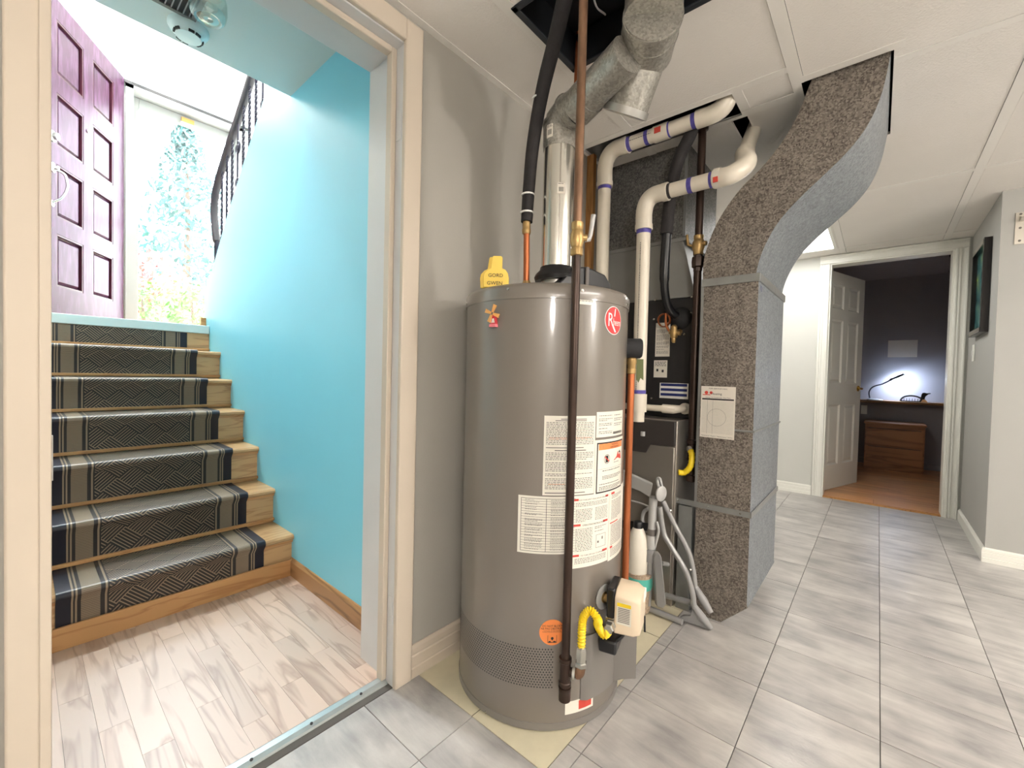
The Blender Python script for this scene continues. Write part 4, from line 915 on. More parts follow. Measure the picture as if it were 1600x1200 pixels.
# ================================================================== things on the tank
p = at(775, 425, d=1.36)
yt = thing('yellow_name_tags', (p.x, p.y, 1.255), 'pair of yellow paddle-shaped tags with handwritten names on the tank', 'tags')
rt = Vector((RIGHT.x, RIGHT.y, 0)).normalized(); fw = Vector((FWD.x, FWD.y, 0)).normalized()
kz = (at(781,401,d=1.30).z-1.262)/.092; p = at(775, 425, d=1.27)
yt.location = (p.x, p.y, 1.255); ORG['yellow_name_tags'] = Vector((p.x, p.y, 1.255))
out = [(-.034,0),(-.036,.028),(-.034,.040),(-.024,.052),(-.015,.056),(-.012,.086),(-.009,.092),(.013,.092),(.017,.088),(.017,.056),(.026,.052),(.033,.042),(.036,.028),(.036,0)]
for q, (dx, df, nm) in enumerate(((0,0,'front_tag'),(-.010,.014,'back_tag'))):
    b0 = Vector((p.x,p.y,1.259)) + rt*dx + fw*df
    o = MB().prism([b0 + rt*a*1.08 + Vector((0,0,b*kz)) + fw*(b*.12) for a, b in out], fw*.008).build(nm, 'yellow_plastic', parent=yt, bevel=.002)
    if q == 0:
        S = Flat(b0 - fw*.0012, rt, Vector((0,0,1)) + fw*(.12/kz)); t_ = MB(); zg = at(775,430,d=1.27).z-1.259; glyph(t_, S, 'GORD', .0155, -.001, zg, .0006); glyph(t_, S, 'GWEN', .0155, -.003, zg-.024, .0006); t_.build('handwriting', 'ink', parent=o, fix=False)
th, z = on_tank(774, 495); S = Cyl(th, z)
wm = thing('windmill_magnet', S(0,-.03,0), 'little red windmill fridge magnet with orange sails on the tank', 'magnet')
def slab(pts, h0, h1): 
    m_ = MB(); n = len(pts); m_.add([S(a,b,h0) for a,b in pts] + [S(a,b,h1) for a,b in pts], [tuple(range(n))[::-1], tuple(range(n,2*n))] + [(i,(i+1) % n,n+(i+1) % n,n+i) for i in range(n)]); return m_
slab([(-.010,-.022),(.010,-.022),(.006,.004),(.001,.010),(-.004,.004)], .001, .010).build('mill_body', 'magnet_red', parent=wm)
slab([(-.012,-.030),(.011,-.030),(.010,-.022),(-.011,-.022)], .001, .013).build('mill_base', 'magnet_pink', parent=wm)
slab([(-.006,-.018),(.006,-.018),(.003,-.006),(-.003,-.006)], .010, .011).build('mill_door', 'pure_white', parent=wm)
for a in (65, 158, 245, 340):
    a = math.radians(a); d_ = (math.cos(a), math.sin(a)); q_ = (-d_[1], d_[0]); o_ = (-.001, .008)
    slab([(o_[0]+d_[0]*.004+q_[0]*.003, o_[1]+d_[1]*.004+q_[1]*.003), (o_[0]+d_[0]*.004-q_[0]*.003, o_[1]+d_[1]*.004-q_[1]*.003), (o_[0]+d_[0]*.026-q_[0]*.006, o_[1]+d_[1]*.026-q_[1]*.006), (o_[0]+d_[0]*.026+q_[0]*.006, o_[1]+d_[1]*.026+q_[1]*.006)], .013, .0155).build('sail', 'orange_wood', parent=wm)

# ================================================================== FLUE and vent pipes
fp = thing('flue_pipe', (FC.x, FC.y, 1.322), 'shiny galvanised flue pipe rising from the water heater and elbowing into the ceiling vent', 'flue')
RFL = .0515
zt = at(871, 232, d=1.425).z
MB().lathe((FC.x,FC.y,zh+.04), (0,0,1), [(RFL,0),(RFL,zt-zh-.04)], 48).build('straight_section', 'bright_flue', parent=fp, smooth=40)
A = Vector((FC.x,FC.y,zt)); B = at(905, 166, d=1.33); Cc = at(968, 98, d=1.18)
A2 = A + Vector((0,0,.075))
MB().lathe(A - Vector((0,0,.012)), (0,0,1), [(RFL+.002,0),(RFL+.0035,.02),(RFL+.0035,.075)], 48).build('crimped_collar', 'galv_pipe', parent=fp, smooth=40)
dBC = (Cc-B).normalized(); el = bez([A2, A2 + Vector((0,0,.03)), B], 3)
mid = A2.lerp(B, .5) + Vector((0,0,.012))
MB().tube([A2, mid - Vector((0,0,0)), B], [RFL+.003]*3, 36, caps=False).build('gored_elbow', 'galv_pipe', parent=fp, smooth=20)
for q in (A2, mid): 
    dd = Vector((0,0,1)) if q == A2 else (B-A2).normalized(); MB().tube([q - dd*.004, q + dd*.004], RFL+.0065, 36).build('elbow_bead', 'galv_pipe', parent=fp, smooth=40)
MB().tube([B - dBC*.01, B + dBC*.05], RFL+.004, 36).build('crimped_joint', 'galv_pipe', parent=fp, smooth=40)
MB().tube([B + dBC*.045, Cc + dBC*.03], RFL, 36).build('slanted_section', 'galv_pipe', parent=fp, smooth=40)
# paper labels on it
def stick(px, py, w, h, c, rad, zc, nm):
    th = on_axis(px, py, c, rad); S = lambda u, v, hh=0: Vector((c.x + (rad+hh)*math.cos(th+u/rad), c.y + (rad+hh)*math.sin(th+u/rad), zc+v)); return S
def on_axis(px, py, c, rad):
    r = ray(px, py); a = r.x**2+r.y**2; b = -2*(c.x*r.x+c.y*r.y); cc = c.x**2+c.y**2-rad**2; t_ = (-b-math.sqrt(max(b*b-4*a*cc,0)))/(2*a); q = EYE + r*t_; return math.atan2(q.y-c.y, q.x-c.x)
for (px, py, w, h) in ((877, 297, .026, .036), (859, 207, .024, .042)):
    rad = RFL + (.004 if py < 230 else 0); S = stick(px, py, w, h, FC, rad, at(px, py, d=1.385).z, ''); s_ = sheet(S, w, h, 'paper_sticker', 'label_paper', fp, h0=.0008); t_ = MB()
    for k in range(7): bar(t_, S, -w*.3+k*.0022, -w*.3+k*.0022+.0012, -h*.3, h*.1)
    lines(t_, S, -w*.4, w*.4, h*.42, h*.15, .004, R_); t_.build('print', 'ink', parent=s_, fix=False)
vm = thing('vent_pipe', at(978, 178, d=1.30), 'wide galvanised vent pipe with capped stub hanging from the ceiling opening', 'vent pipe')
ORG['vent_pipe'] = at(978,178,d=1.30); s0 = at(977, 176, d=1.30); s1 = at(1009, 82, d=1.22); s2 = at(1021, 20, d=1.10); s3 = at(1040, -190, d=.93)
ax = (s1-s0).normalized()
MB().tube([s0, s1 + ax*.03], .0640, 40).build('capped_stub', 'galv_pipe', parent=vm, smooth=40)
MB().tube([s0 - ax*.006, s0 + ax*.014], .0690, 40).build('end_cap', 'steel', parent=vm, smooth=40)
MB().tube([s1 - (s2-s1)*.05, s2], [.0745,.0745], 40).build('upper_section', 'galv_pipe', parent=vm, smooth=40)
a2 = (s2-s1).normalized()
MB().tube([s2 - a2*.015, s2 - a2*.004], .0775, 40).build('joint_bead', 'galv_pipe', parent=vm, smooth=40); MB().tube([s2 - a2*.06, s2 - a2*.055], .0765, 40).build('joint_bead', 'galv_pipe', parent=vm, smooth=40)
MB().tube([s2 - a2*.004, s2 + (Vector((s2.x-.02,s2.y-.02,2.45))-s2)], .0735, 40).build('riser_section', 'galv_pipe', parent=vm, smooth=40)

# black duct and cable seen in the ceiling opening
bdct = thing('ceiling_duct', (1.1, .6, 2.15), 'black sheet-metal duct inside the dark ceiling opening', 'duct')
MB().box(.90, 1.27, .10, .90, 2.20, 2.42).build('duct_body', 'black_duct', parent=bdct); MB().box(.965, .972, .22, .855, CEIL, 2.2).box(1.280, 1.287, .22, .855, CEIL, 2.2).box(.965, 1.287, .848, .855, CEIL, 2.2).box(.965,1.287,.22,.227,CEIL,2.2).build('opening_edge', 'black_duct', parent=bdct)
MB().box(.955, .975, .22, .865, CEIL-.006, CEIL).box(1.277, 1.297, .22, .865, CEIL-.006, CEIL).box(.955, 1.297, .845, .865, CEIL-.006, CEIL).build('edge_angle', 'dark_trim', parent=bdct, bevel=.002)
tag(MB().tube(bez([(1.00,.62,2.19),(1.06,.66,2.18),(1.16,.70,2.15),(1.26,.72,2.19)], 8), .003, 6).build('thin_cable', 'grey_light'), 'thin pale cable hanging across the dark ceiling opening', 'cable')

# insulated hot water line
hs = [at(823,347,d=1.43), at(826,300,d=1.43), at(833,225,d=1.41), at(848,140,d=1.36), at(868,60,d=1.27), at(884,-10,d=1.18), at(893,-60,d=1.13)]
hw = thing('insulated_water_pipe', at(823,437,d=1.43), 'black foam insulated water pipe curving from the tank top up into the ceiling', 'pipe')
MB().tube(bez(hs, 6), [.0195 + .003*min(k/20,1) for k in range(37)], 16).build('foam_sleeve', 'black_foam', parent=hw, smooth=60)
cb = at(823,437,d=1.43); ct = at(823,345,d=1.43)
MB().tube([Vector((cb.x,cb.y,1.255)), Vector((ct.x,ct.y,ct.z+.02))], .0105, 14).build('copper_stub', 'copper', parent=hw, smooth=60)
MB().lathe((cb.x,cb.y,1.255), (0,0,1), [(.016,0),(.016,.014),(.0195,.016),(.0195,.03),(.014,.052),(.0125,.06)], 16).build('dielectric_union', 'brass', parent=hw, smooth=35)
MB().lathe((ct.x,ct.y,ct.z-.045), (0,0,1), [(.013,0),(.015,.006),(.015,.016),(.013,.02),(.014,.03),(.012,.05)], 16).build('brass_coupling', 'brass', parent=hw, smooth=35)
for (px, py, dd) in ((823,333,1.43),(825,305,1.43),(842,155,1.375)):
    q = at(px,py,d=dd); MB().tube([q - Vector((0,0,.002)), q + Vector((0,0,.003))], .0225, 16).build('cable_tie', 'pure_white', parent=hw, smooth=60)
# cold water line behind the flue
cw = thing('cold_water_pipe', at(887,415,d=1.48), 'thin copper water pipe with brass valve behind the flue', 'pipe')
q = at(887,415,d=1.48)
MB().tube([Vector((q.x,q.y,1.25)), Vector((q.x,q.y,1.62)), at(898,200,d=1.47), at(903,60,d=1.50), at(904,20,d=1.50)], .0085, 12).build('pipe', 'copper', parent=cw, smooth=60)
for px_, hh, rr in ((0,1.37,.016),(0,1.335,.013),(0,1.47,.014),(0,1.56,.015)): MB().lathe((q.x,q.y,hh), (0,0,1), [(rr*.7,-.02),(rr,-.012),(rr,.012),(rr*.7,.02)], 14).build('fitting', 'brass', parent=cw, smooth=40)

# ================================================================== GAS PIPE in front of the tank
GP = Vector((.972, .6215, 0)); RG = .0118
gp = thing('gas_pipe', (GP.x, GP.y, .10), 'dark iron gas pipe standing in front of the water heater from ceiling to floor', 'pipe')
zv = at(901, 372, x=GP.x).z; ztee = at(892, 1042, x=GP.x).z
MB().tube([(GP.x,GP.y,ztee), (GP.x,GP.y,zv-.035)], RG, 18).build('lower_pipe', 'black_iron', parent=gp, smooth=60)
MB().tube([(GP.x,GP.y,zv+.03), (GP.x,GP.y,2.49)], RG, 18).build('upper_pipe', 'rusty_iron', parent=gp, smooth=60)
vb = MB().lathe((GP.x,GP.y,zv), (0,0,1), [(.0135,-.048),(.0165,-.046),(.0165,-.030),(.0145,-.026),(.0185,-.012),(.0185,.008),(.0145,.020),(.0165,.024),(.0165,.040),(.0135,.042)], 12).build('ball_valve', 'brass', parent=gp, smooth=30)
q = Vector((GP.x,GP.y,zv)); 
MB().tube([q, q + rt*.026], .010, 12).build('valve_stem', 'brass', parent=vb, smooth=60)
MB().tube([q + rt*.020 + Vector((0,0,-.006)), q + rt*.032 + Vector((0,0,-.004)), q + rt*.036 + Vector((0,0,.012)), q + rt*.042 + Vector((0,0,.062))], [.005,.006,.006,.0065], 10).build('valve_lever', 'grey_light', parent=vb, smooth=60)
MB().lathe((GP.x,GP.y,ztee), (0,0,1), [(RG,-.058),(.0168,-.058),(.0168,-.048),(.0152,-.046),(.0152,.006),(.0172,.008),(.0172,.018),(RG,.018)], 20).build('tee_fitting', 'black_iron', parent=gp, smooth=35)
MB().tube([(GP.x,GP.y,.14), (GP.x,GP.y,ztee-.04)], RG, 18).build('drip_leg', 'black_iron', parent=gp, smooth=60)
zc = at(890, 1100, x=GP.x).z
MB().lathe((GP.x,GP.y,zc), (0,0,1), [(.012,0),(.0165,.004),(.0165,.030),(.0172,.032),(.0172,.040),(RG,.040)], 20).build('drip_leg_cap', 'black_iron', parent=gp, smooth=35)
q = Vector((GP.x,GP.y,ztee-.020)); br = (at(903,1036,d=1.15)-q); br = Vector((br.x,br.y,0)).normalized()
e0 = q + br*.012; e1 = q + br*.030
MB().tube([e0, e1], .0125, 14).build('branch_nipple', 'black_iron', parent=gp, smooth=60); MB().tube([q + br*.020, q + br*.027], .0165, 16).build('branch_bead', 'steel', parent=gp, smooth=60)
eb = e1 + br*.012
MB().tube(bez([e1, e1 + br*.008 + Vector((0,0,.004)), eb + Vector((0,0,.022))], 4), .014, 14).build('elbow', 'rusty_iron', parent=gp, smooth=60)
nb_ = eb + Vector((0,0,.022))
MB().lathe(nb_, (0,0,1), [(.015,0),(.0165,.002),(.0165,.012),(.0135,.014),(.0145,.030),(.0145,.045),(.0135,.052),(.012,.056)], 6).build('flare_nut', 'silver_nut', parent=gp, smooth=20)
# corrugated yellow connector
h0 = nb_ + Vector((0,0,.052)); vin = at(953, 978, d=1.185)
yh = thing('yellow_gas_hose', h0, 'yellow corrugated gas connector looping from the iron pipe to the valve', 'hose')
mid = h0.lerp(vin, .45)
P = bez([h0, h0 + Vector((0,0,.05)), h0 + Vector((0,0,.085)) + br*.004, h0 + Vector((0,0,.105)) + br*.022, h0 + Vector((0,0,.082)) + br*.042, h0.lerp(vin,.55) + Vector((0,0,.03)) , h0.lerp(vin,.78) + Vector((0,0,-.012)), vin - et*.016 + Vector((0,0,-.006))], 22)
MB().tube(P, [.0098 + .0019*math.sin(k*1.571) for k in range(len(P))], 14).build('corrugated_tube', 'yellow_hose', parent=yh, smooth=70)
MB().lathe(vin + et*.012, -et, [(.016,0),(.016,.010),(.0135,.012),(.0145,.016),(.0145,.030),(.0115,.034)], 6).build('flare_nut', 'silver_nut', parent=yh, smooth=20)
MB().obox(vin + et*.014, et, ez, er, .004, .018, .018).build('inlet_boss', 'silver_nut', parent=yh, bevel=.003)

# ================================================================== relief valve pipe on the tank's right
q0 = at(983, 700, d=1.40)
rp = thing('relief_pipe', (q0.x, q0.y, .30), 'bright copper relief pipe running down the right side of the water heater', 'pipe')
zt = at(989, 556, d=1.40).z; zb = at(977, 915, d=1.40).z
MB().tube([(q0.x,q0.y,zb), (q0.x,q0.y,zt)], .0112, 16).build('pipe', 'copper', parent=rp, smooth=60)
MB().lathe((q0.x,q0.y,zt-.03), (0,0,1), [(.0115,-.03),(.014,-.028),(.014,-.012),(.0125,-.01),(.0135,.0),(.0155,.004),(.0155,.02),(.012,.024)], 16).build('copper_adapter', 'brass', parent=rp, smooth=35)
fc = Vector((q0.x,q0.y,zt+.024)); fd_ = (fc - Vector((TC.x,TC.y,fc.z))).normalized()
MB().lathe(fc - fd_*.055, fd_, [(.030,0),(.0325,.004),(.0325,.080),(.028,.086),(0,.087)], 28).build('valve_insulation', 'black_rubber', parent=rp, smooth=40)
tg = MB(); g0 = fc + rt*.020 + Vector((0,0,-.034)); out2 = [(0,0),(.022,0),(.024,-.07),(.014,-.062),(.008,-.078),(.0,-.066)]
tg.prism([g0 + rt*a + Vector((0,0,b)) + fw*.012 for a, b in out2], fw*.002); mat('tag_green', rgb(84,92,44), .5); tg.build('green_tag', 'tag_green', parent=rp)

# ================================================================== RETURN AIR DUCT
DX0, DX1 = 1.88, 2.455; DL, DR = .570, .366
du_ = thing('return_air_duct', (2.16, .47, 0), 'large galvanised return air duct snaking from floor to ceiling beside the furnace', 'duct')
def crossbreak(mb, a, b, c, d, n, amt=.0035):
    """panel with a shallow X crease"""
    a,b,c,d = map(Vector, (a,b,c,d)); m_ = (a+b+c+d)/4 + Vector(n)*amt; mb.add([a,b,c,d,m_], [(0,1,4),(1,2,4),(2,3,4),(3,0,4)])
def duct_sec(name, z0, z1, xb=True):
    m_ = MB()
    q = [(DX0,DL),(DX0,DR),(DX1,DR),(DX1,DL)]
    for k, nrm in zip(range(4), ((-1,0,0),(0,-1,0),(1,0,0),(0,1,0))):
        a, b = q[k], q[(k+1) % 4]; crossbreak(m_, (*a,z0), (*b,z0), (*b,z1), (*a,z1), nrm, .004 if xb else 0)
    m_.add([(*p,z0) for p in q] + [(*p,z1) for p in q], [(0,1,2,3),(4,5,6,7)])
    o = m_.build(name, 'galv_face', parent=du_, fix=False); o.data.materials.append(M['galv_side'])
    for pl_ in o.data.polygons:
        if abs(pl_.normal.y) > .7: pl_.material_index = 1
    return o
duct_sec('upper_section', .800, 1.400)
duct_sec('middle_section', .470, .795, False)
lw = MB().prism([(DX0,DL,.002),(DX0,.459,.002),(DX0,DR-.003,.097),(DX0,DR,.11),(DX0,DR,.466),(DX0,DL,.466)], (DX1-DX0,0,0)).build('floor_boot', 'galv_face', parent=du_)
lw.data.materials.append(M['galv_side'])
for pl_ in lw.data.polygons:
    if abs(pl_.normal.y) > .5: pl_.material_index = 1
sl = [(1098,440),(1100,405),(1112,367),(1130,332),(1158,294),(1190,262),(1222,222),(1246,180),(1262,140),(1271,118)]
sr = [(1180,435),(1186,408),(1197,380),(1217,346),(1250,309),(1290,271),(1326,235),(1356,195),(1378,145),(1392,84)]
Lp = bez([at(*q, x=DX0) for q in sl], 4); Rp = bez([at(*q, x=DX0) for q in sr], 4)
Lp[0] = Vector((DX0,DL,1.402)); Rp[0] = Vector((DX0,DR,1.402)); Lp.append(Lp[-1] + Vector((0,-.01,.2))); Rp.append(Rp[-1] + Vector((0,-.005,.2)))
n_ = len(Lp); V_ = Lp + Rp + [p + Vector((DX1-DX0,0,0)) for p in Rp] + [p + Vector((DX1-DX0,0,0)) for p in Lp]
F1 = [(k, n_+k, n_+k+1, k+1) for k in range(n_-1)]; F2 = [(n_+k, 2*n_+k, 2*n_+k+1, n_+k+1) for k in range(n_-1)]; F3 = [(2*n_+k, 3*n_+k, 3*n_+k+1, 2*n_+k+1) for k in range(n_-1)]; F4 = [(3*n_+k, k, k+1, 3*n_+k+1) for k in range(n_-1)]
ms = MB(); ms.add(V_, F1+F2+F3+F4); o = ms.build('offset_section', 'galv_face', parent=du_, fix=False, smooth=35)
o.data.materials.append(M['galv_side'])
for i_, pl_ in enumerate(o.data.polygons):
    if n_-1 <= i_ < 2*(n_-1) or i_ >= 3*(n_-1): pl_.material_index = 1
for (z, hh) in ((1.402,.016),(.797,.004)): MB().box(DX0-.006, DX1+.006, DR-.006, DL+.006, z-hh, z+hh).build('drive_cleat' if hh > .01 else 'seam', 'galv_strip', parent=du_, bevel=.001)
MB().box(DX0-.004, DX0-.001, DR-.004, .66, .455, .478).box(DX0-.004, DX1, DR-.006, DR-.002, .455, .478).build('mounting_strap', 'galv_strip', parent=du_)
for yy in (.40, .52, .645): MB().lathe((DX0-.004, yy, .466), (-1,0,0), [(.004,0),(.003,.002),(0,.003)], 8).build('screw', 'silver_nut', parent=du_)
MB().box(DX0-.002, DX0+.004, DL-.002, DL+.008, .47, 1.39).build('corner_seam', 'galv_strip', parent=du_)
S = Flat(at(1189, 450, y=DR-.003), (1,0,0), (0,0,1)); t_ = MB(); glyph(t_, S, 'N2', .03, 0, -.004, .001); t_.build('marker_writing', 'ink_blue', parent=du_, fix=False)

# service record sheet taped to it
a = at(1096,603,x=DX0-.006); b = at(1150,604,x=DX0-.006); c = at(1149,688,x=DX0-.006); w = a.y-b.y; h = a.z-c.z
S = Flat(((DX0-.0055), (a.y+b.y)/2, (a.z+c.z)/2), (0,-1,0), (0,0,1))
pp = sheet(S, w, h, 'service_record_sheet', 'label_paper', None, h0=.0012); tag(pp, 'white service record sheet taped to the brown face of the duct', 'paper')
t_ = MB(); glyph(t_, S, 'FOR SERVICE CALL', .0085, 0, h*.455, .002); bar(t_, S, -w*.46, w*.46, h*.235, h*.265, .002); glyph(t_, S, 'Heating * Air Conditioning * Sheet Metal', .0058, 0, h*.285, .002); glyph(t_, S, 'Maintenance * Repairs * Replacements * 24 Hrs', .0062, 0, -h*.465, .002)
lines(t_, S, w*.12, w*.46, h*.415, h*.30, .0068, R_, para=99); glyph(t_, S, 'Heating', .013, w*-.04, h*.355, .002); t_.build('print', 'ink', parent=pp, fix=False)
t_ = MB(); 
for k in range(26): bar(t_, S, -w*.46, w*.46, h*(.20-.024*k), h*(.20-.024*k)+.0006, .0018)
for u in (-.3, -.14): bar(t_, S, w*u, w*u+.0007, -h*.43, h*.23, .0018)
circ(t_, S, -w*.02, -h*.10, .036, .0018, ri=.0352); lines(t_, S, -w*.44, w*.42, h*.22, h*.14, .009, R_); t_.build('ruled_lines', 'ink_light', parent=pp, fix=False)
t_ = MB(); circ(t_, S, -w*.34, h*.375, .007, .0019); bar(t_, S, -w*.45, -w*.22, h*.325, h*.34, .0019); circ(t_, S, -w*.2, h*.375, .006, .0019); t_.build('logo', 'ink_red', parent=pp, fix=False)

# ================================================================== FURNACE
fx = 1.85; fy0, fy1 = .653, 1.10
fu = thing('furnace', (2.15, .87, 0), 'gas furnace with steel lower door and black upper panel behind the water heater', 'furnace')
MB().box(fx+.012, 2.5, fy0, fy1, .0, .815).build('lower_cabinet', 'furnace_steel', parent=fu, bevel=.003)
dr_ = MB().box(fx, fx+.012, fy0+.006, fy1, .03, .700).build('lower_door', 'furnace_steel', parent=fu, bevel=.003)
MB().prism([(fx-.004,fy0+.004,.812),(fx-.004,fy1,.812),(fx-.004,fy1,.66),(fx-.004,.785,.66),(fx-.004,.765,.70),(fx-.004,fy0+.004,.705)], (.016,0,0)).build('handle_band', 'furnace_brown', parent=fu, bevel=.003)
MB().tube([(fx-.006,.80,.735),(fx-.006,.80,.755)], .010, 12).build('latch', 'grey_light', parent=fu, smooth=60)
MB().box(2.0, 2.5, .640, fy1, .815, 1.372).build('upper_panel', 'furnace_black', parent=fu, bevel=.003)
MB().box(1.996, 2.0, .905, .909, .82, 1.37).build('panel_seam', 'furnace_brown', parent=fu)
cf = MB(); q0 = [(2.0,.642,1.374),(2.0,fy1,1.374),(2.5,fy1,1.374),(2.5,.642,1.374)]; q1 = [(2.02,.712,1.648),(2.02,fy1,1.648),(2.48,fy1,1.648),(2.48,.712,1.648)]
cf.loft([[Vector(p) for p in q0], [Vector(p) for p in q1]]); cf.build('coil_casing', 'coil_grey', parent=fu, bevel=.002)
MB().box(2.02, 2.48, .70, fy1, 1.648, 2.10).build('supply_plenum', 'galv_plenum', parent=fu, bevel=.002)
MB().box(2.012, 2.488, .694, fy1, 1.640, 1.656).build('plenum_flange', 'coil_grey', parent=fu)
MB().box(2.014, 2.02, .70, .712, 1.66, 2.09).build('plenum_corner', 'galv_strip', parent=fu)
for (px, py) in ((1024,469),(1081,464),(1022,499),(1018,622),(1069,522),(1079,489),(1077,648)):
    q = at(px,py,x=2.0); MB().lathe((2.0,q.y,q.z), (-1,0,0), [(.006,0),(.005,.003),(0,.004)], 10).build('screw', 'silver_nut', parent=fu, smooth=60)
def flabel(x0,y0,x1,y1,m,name):
    a = at(x0,y0,x=1.998); b = at(x1,y1,x=1.998); S = Flat((1.9985,(a.y+b.y)/2,(a.z+b.z)/2), (0,-1,0), (0,0,1)); w = a.y-b.y; h = a.z-b.z; return S, w, h, sheet(S, w, h, name, m, fu)
S, w, h, o = flabel(1025,505,1046,557,'label_paper','wiring_label'); t_ = MB(); lines(t_, S, -w*.42, w*.42, h*.3, -h*.46, .005, R_); bar(t_, S, -w*.4, w*.4, h*.36, h*.365); t_.build('print', 'ink_light', parent=o, fix=False)
S, w, h, o = flabel(1022,563,1042,590,'label_white','notice_label'); t_ = MB(); lines(t_, S, -w*.42, w*.42, h*.42, h*.1, .006, R_); bar(t_, S, -w*.3, -w*.15, -h*.15, 0); bar(t_, S, w*.1, w*.25, -h*.2, -h*.05); t_.build('print', 'ink', parent=o, fix=False)
S, w, h, o = flabel(1031,598,1075,624,'pure_white','striped_label'); t_ = MB()
for k in (.30,-.02,-.34): bar(t_, S, -w*.46, w*.46, h*k, h*k+h*.17)
t_.build('blue_stripes', 'ink_blue', parent=o, fix=False)
# refrigerant service valve cluster on the black panel
q = at(1062, 497, x=1.99)
MB().lathe((2.0,q.y,q.z), (-1,0,0), [(.052,0),(.050,.008),(.036,.016),(.02,.03),(0,.034)], 24).build('sealing_putty', 'black_rubber', parent=fu, smooth=50)
q = at(1053, 520, x=1.93); sv = MB().lathe((1.93,q.y,q.z-.045), (0,0,1), [(.006,0),(.010,.006),(.010,.02),(.016,.026),(.018,.05),(.013,.06),(.014,.072),(.008,.08)], 14).build('service_valve', 'brass', parent=fu, smooth=40)
MB().tube([(1.93,q.y,q.z),(1.985,q.y-.008,q.z+.01)], .012, 12).build('valve_body', 'brass', parent=sv, smooth=60); MB().tube([(1.93,q.y-.03,q.z-.005),(1.93,q.y+.02,q.z+.005)], .010, 10).build('valve_port', 'brass', parent=sv, smooth=60)
c_ = MB(); P = [Vector((1.955 + .004*k/10, at(1036,500,x=1.95).y + .028*math.cos(k*.45), at(1036,500,x=1.95).z + .030*math.sin(k*.45))) for k in range(42)]; c_.tube(P, .0028, 6)
c_.tube(bez([at(1040,490,x=1.94), at(1041,508,x=1.93), at(1047,518,x=1.93), Vector((1.93,q.y,q.z+.01))], 5), .006, 8); c_.build('copper_capillary', 'copper', parent=fu, smooth=60)

# steel channel between furnace and duct
tag(MB().box(1.872, 1.876, .585, .64, 0, .45).box(1.876, 1.91, .585, .589, 0, .45).box(1.876, 1.91, .636, .64, 0, .45).build('steel_channel', 'galv_strip'), 'upright galvanised steel channel between the furnace and the duct', 'bracket')

# ================================================================== white plastic vent pipes
PX = 1.83; RP = .0302
def pvc_ring(parent, p, d, r=.0318, w=.008, m='purple_primer', nm='primer_ring'):
    d = Vector(d).normalized(); p = Vector(p); return MB().tube([p - d*w, p + d*w], r, 20).build(nm, m, parent=parent, smooth=60)
y1 = at(943,350,x=PX).y; zr = 2.070
v1 = thing('tall_vent_pipe', (PX, y1, 1.25), 'white plastic vent pipe turning along the ceiling slot beside the flue', 'pipe')
yend = at(1130,170,x=PX).y
MB().tube([(PX,y1,1.10),(PX,y1,1.93)], RP, 24).build('riser', 'pvc', parent=v1, smooth=60)
def elbow(parent, c0, c1, cm, r=.036): MB().tube(bez([c0, Vector(c0).lerp(cm,.55), Vector(cm).lerp(c0,.29).lerp(Vector(cm).lerp(c1,.29),.5), Vector(c1).lerp(cm,.55), c1], 5), r, 24).build('elbow', 'pvc', parent=parent, smooth=60)
elbow(v1, (PX,y1,1.92), (PX,y1-.115,zr), (PX,y1,zr))
for c0, d_ in (((PX,y1,1.918),(0,0,1)),((PX,y1-.105,zr),(0,1,0))): pvc_ring(v1, c0, d_, .0385, .012, 'pvc', 'socket_lip')
MB().tube([(PX,y1-.1,zr),(PX,yend+.02,zr)], RP, 24).build('horizontal_run', 'pvc', parent=v1, smooth=60)
MB().tube(bez([(PX,yend+.10,zr),(PX,yend+.03,zr+.002),(PX,yend-.01,zr+.03),(PX,yend-.02,zr+.12)], 5), .036, 24).build('end_elbow', 'pvc', parent=v1, smooth=60)
pvc_ring(v1, (PX,y1,1.90), (0,0,1)); 
for yy in (y1-.125, at(1024,210,x=PX).y+.035, at(1045,203,x=PX).y, at(1085,190,x=PX).y): pvc_ring(v1, (PX,yy,zr), (0,1,0), .0316 if yy != y1-.125 else .032)
yy = at(1034,207,x=PX).y; cp_ = MB().tube([(PX,yy-.032,zr),(PX,yy+.032,zr)], .0345, 24).build('coupling', 'pvc', parent=v1, smooth=60)
MB().obox((PX-.0345,yy+.006,zr-.002), (0,1,0), (0,0,1), (1,0,0), .014, .012, .001).build('red_sticker', 'ink_red', parent=cp_)
S = Flat((PX-.0302,(y1+yy)/2-.03,zr-.008), (0,-1,0), (0,0,1)); t_ = MB(); lines(t_, S, -.09, .07, .006, -.002, .006, R_, para=99); t_.build('pipe_print', 'ink', parent=v1, fix=False)
y2 = at(1003,450,x=PX).y; z2 = 1.806
v2 = thing('short_vent_pipe', (PX, y2, .83), 'white plastic vent pipe rising in front of the furnace and bending to the ceiling', 'pipe')
MB().tube([(PX,y2,.86),(PX,y2,1.70)], RP, 24).build('riser', 'pvc', parent=v2, smooth=60)
elbow(v2, (PX,y2,1.67), (PX,y2-.10,z2), (PX,y2,z2)); pvc_ring(v2, (PX,y2,1.672), (0,0,1), .0385, .012, 'pvc', 'socket_lip'); pvc_ring(v2, (PX,y2-.095,z2), (0,1,0), .0385, .012, 'pvc', 'socket_lip')
ye = at(1128,276,x=PX).y
MB().tube([(PX,y2-.09,z2),(PX,ye+.02,z2)], RP, 24).build('horizontal_run', 'pvc', parent=v2, smooth=60)
top2 = at(1177, 205, z=CEIL); 
e0 = Vector((PX,ye+.03,z2)); e1 = Vector((PX,ye-.035,z2)); e2 = at(1163,243,x=1.93); dtop = (top2-e2).normalized()
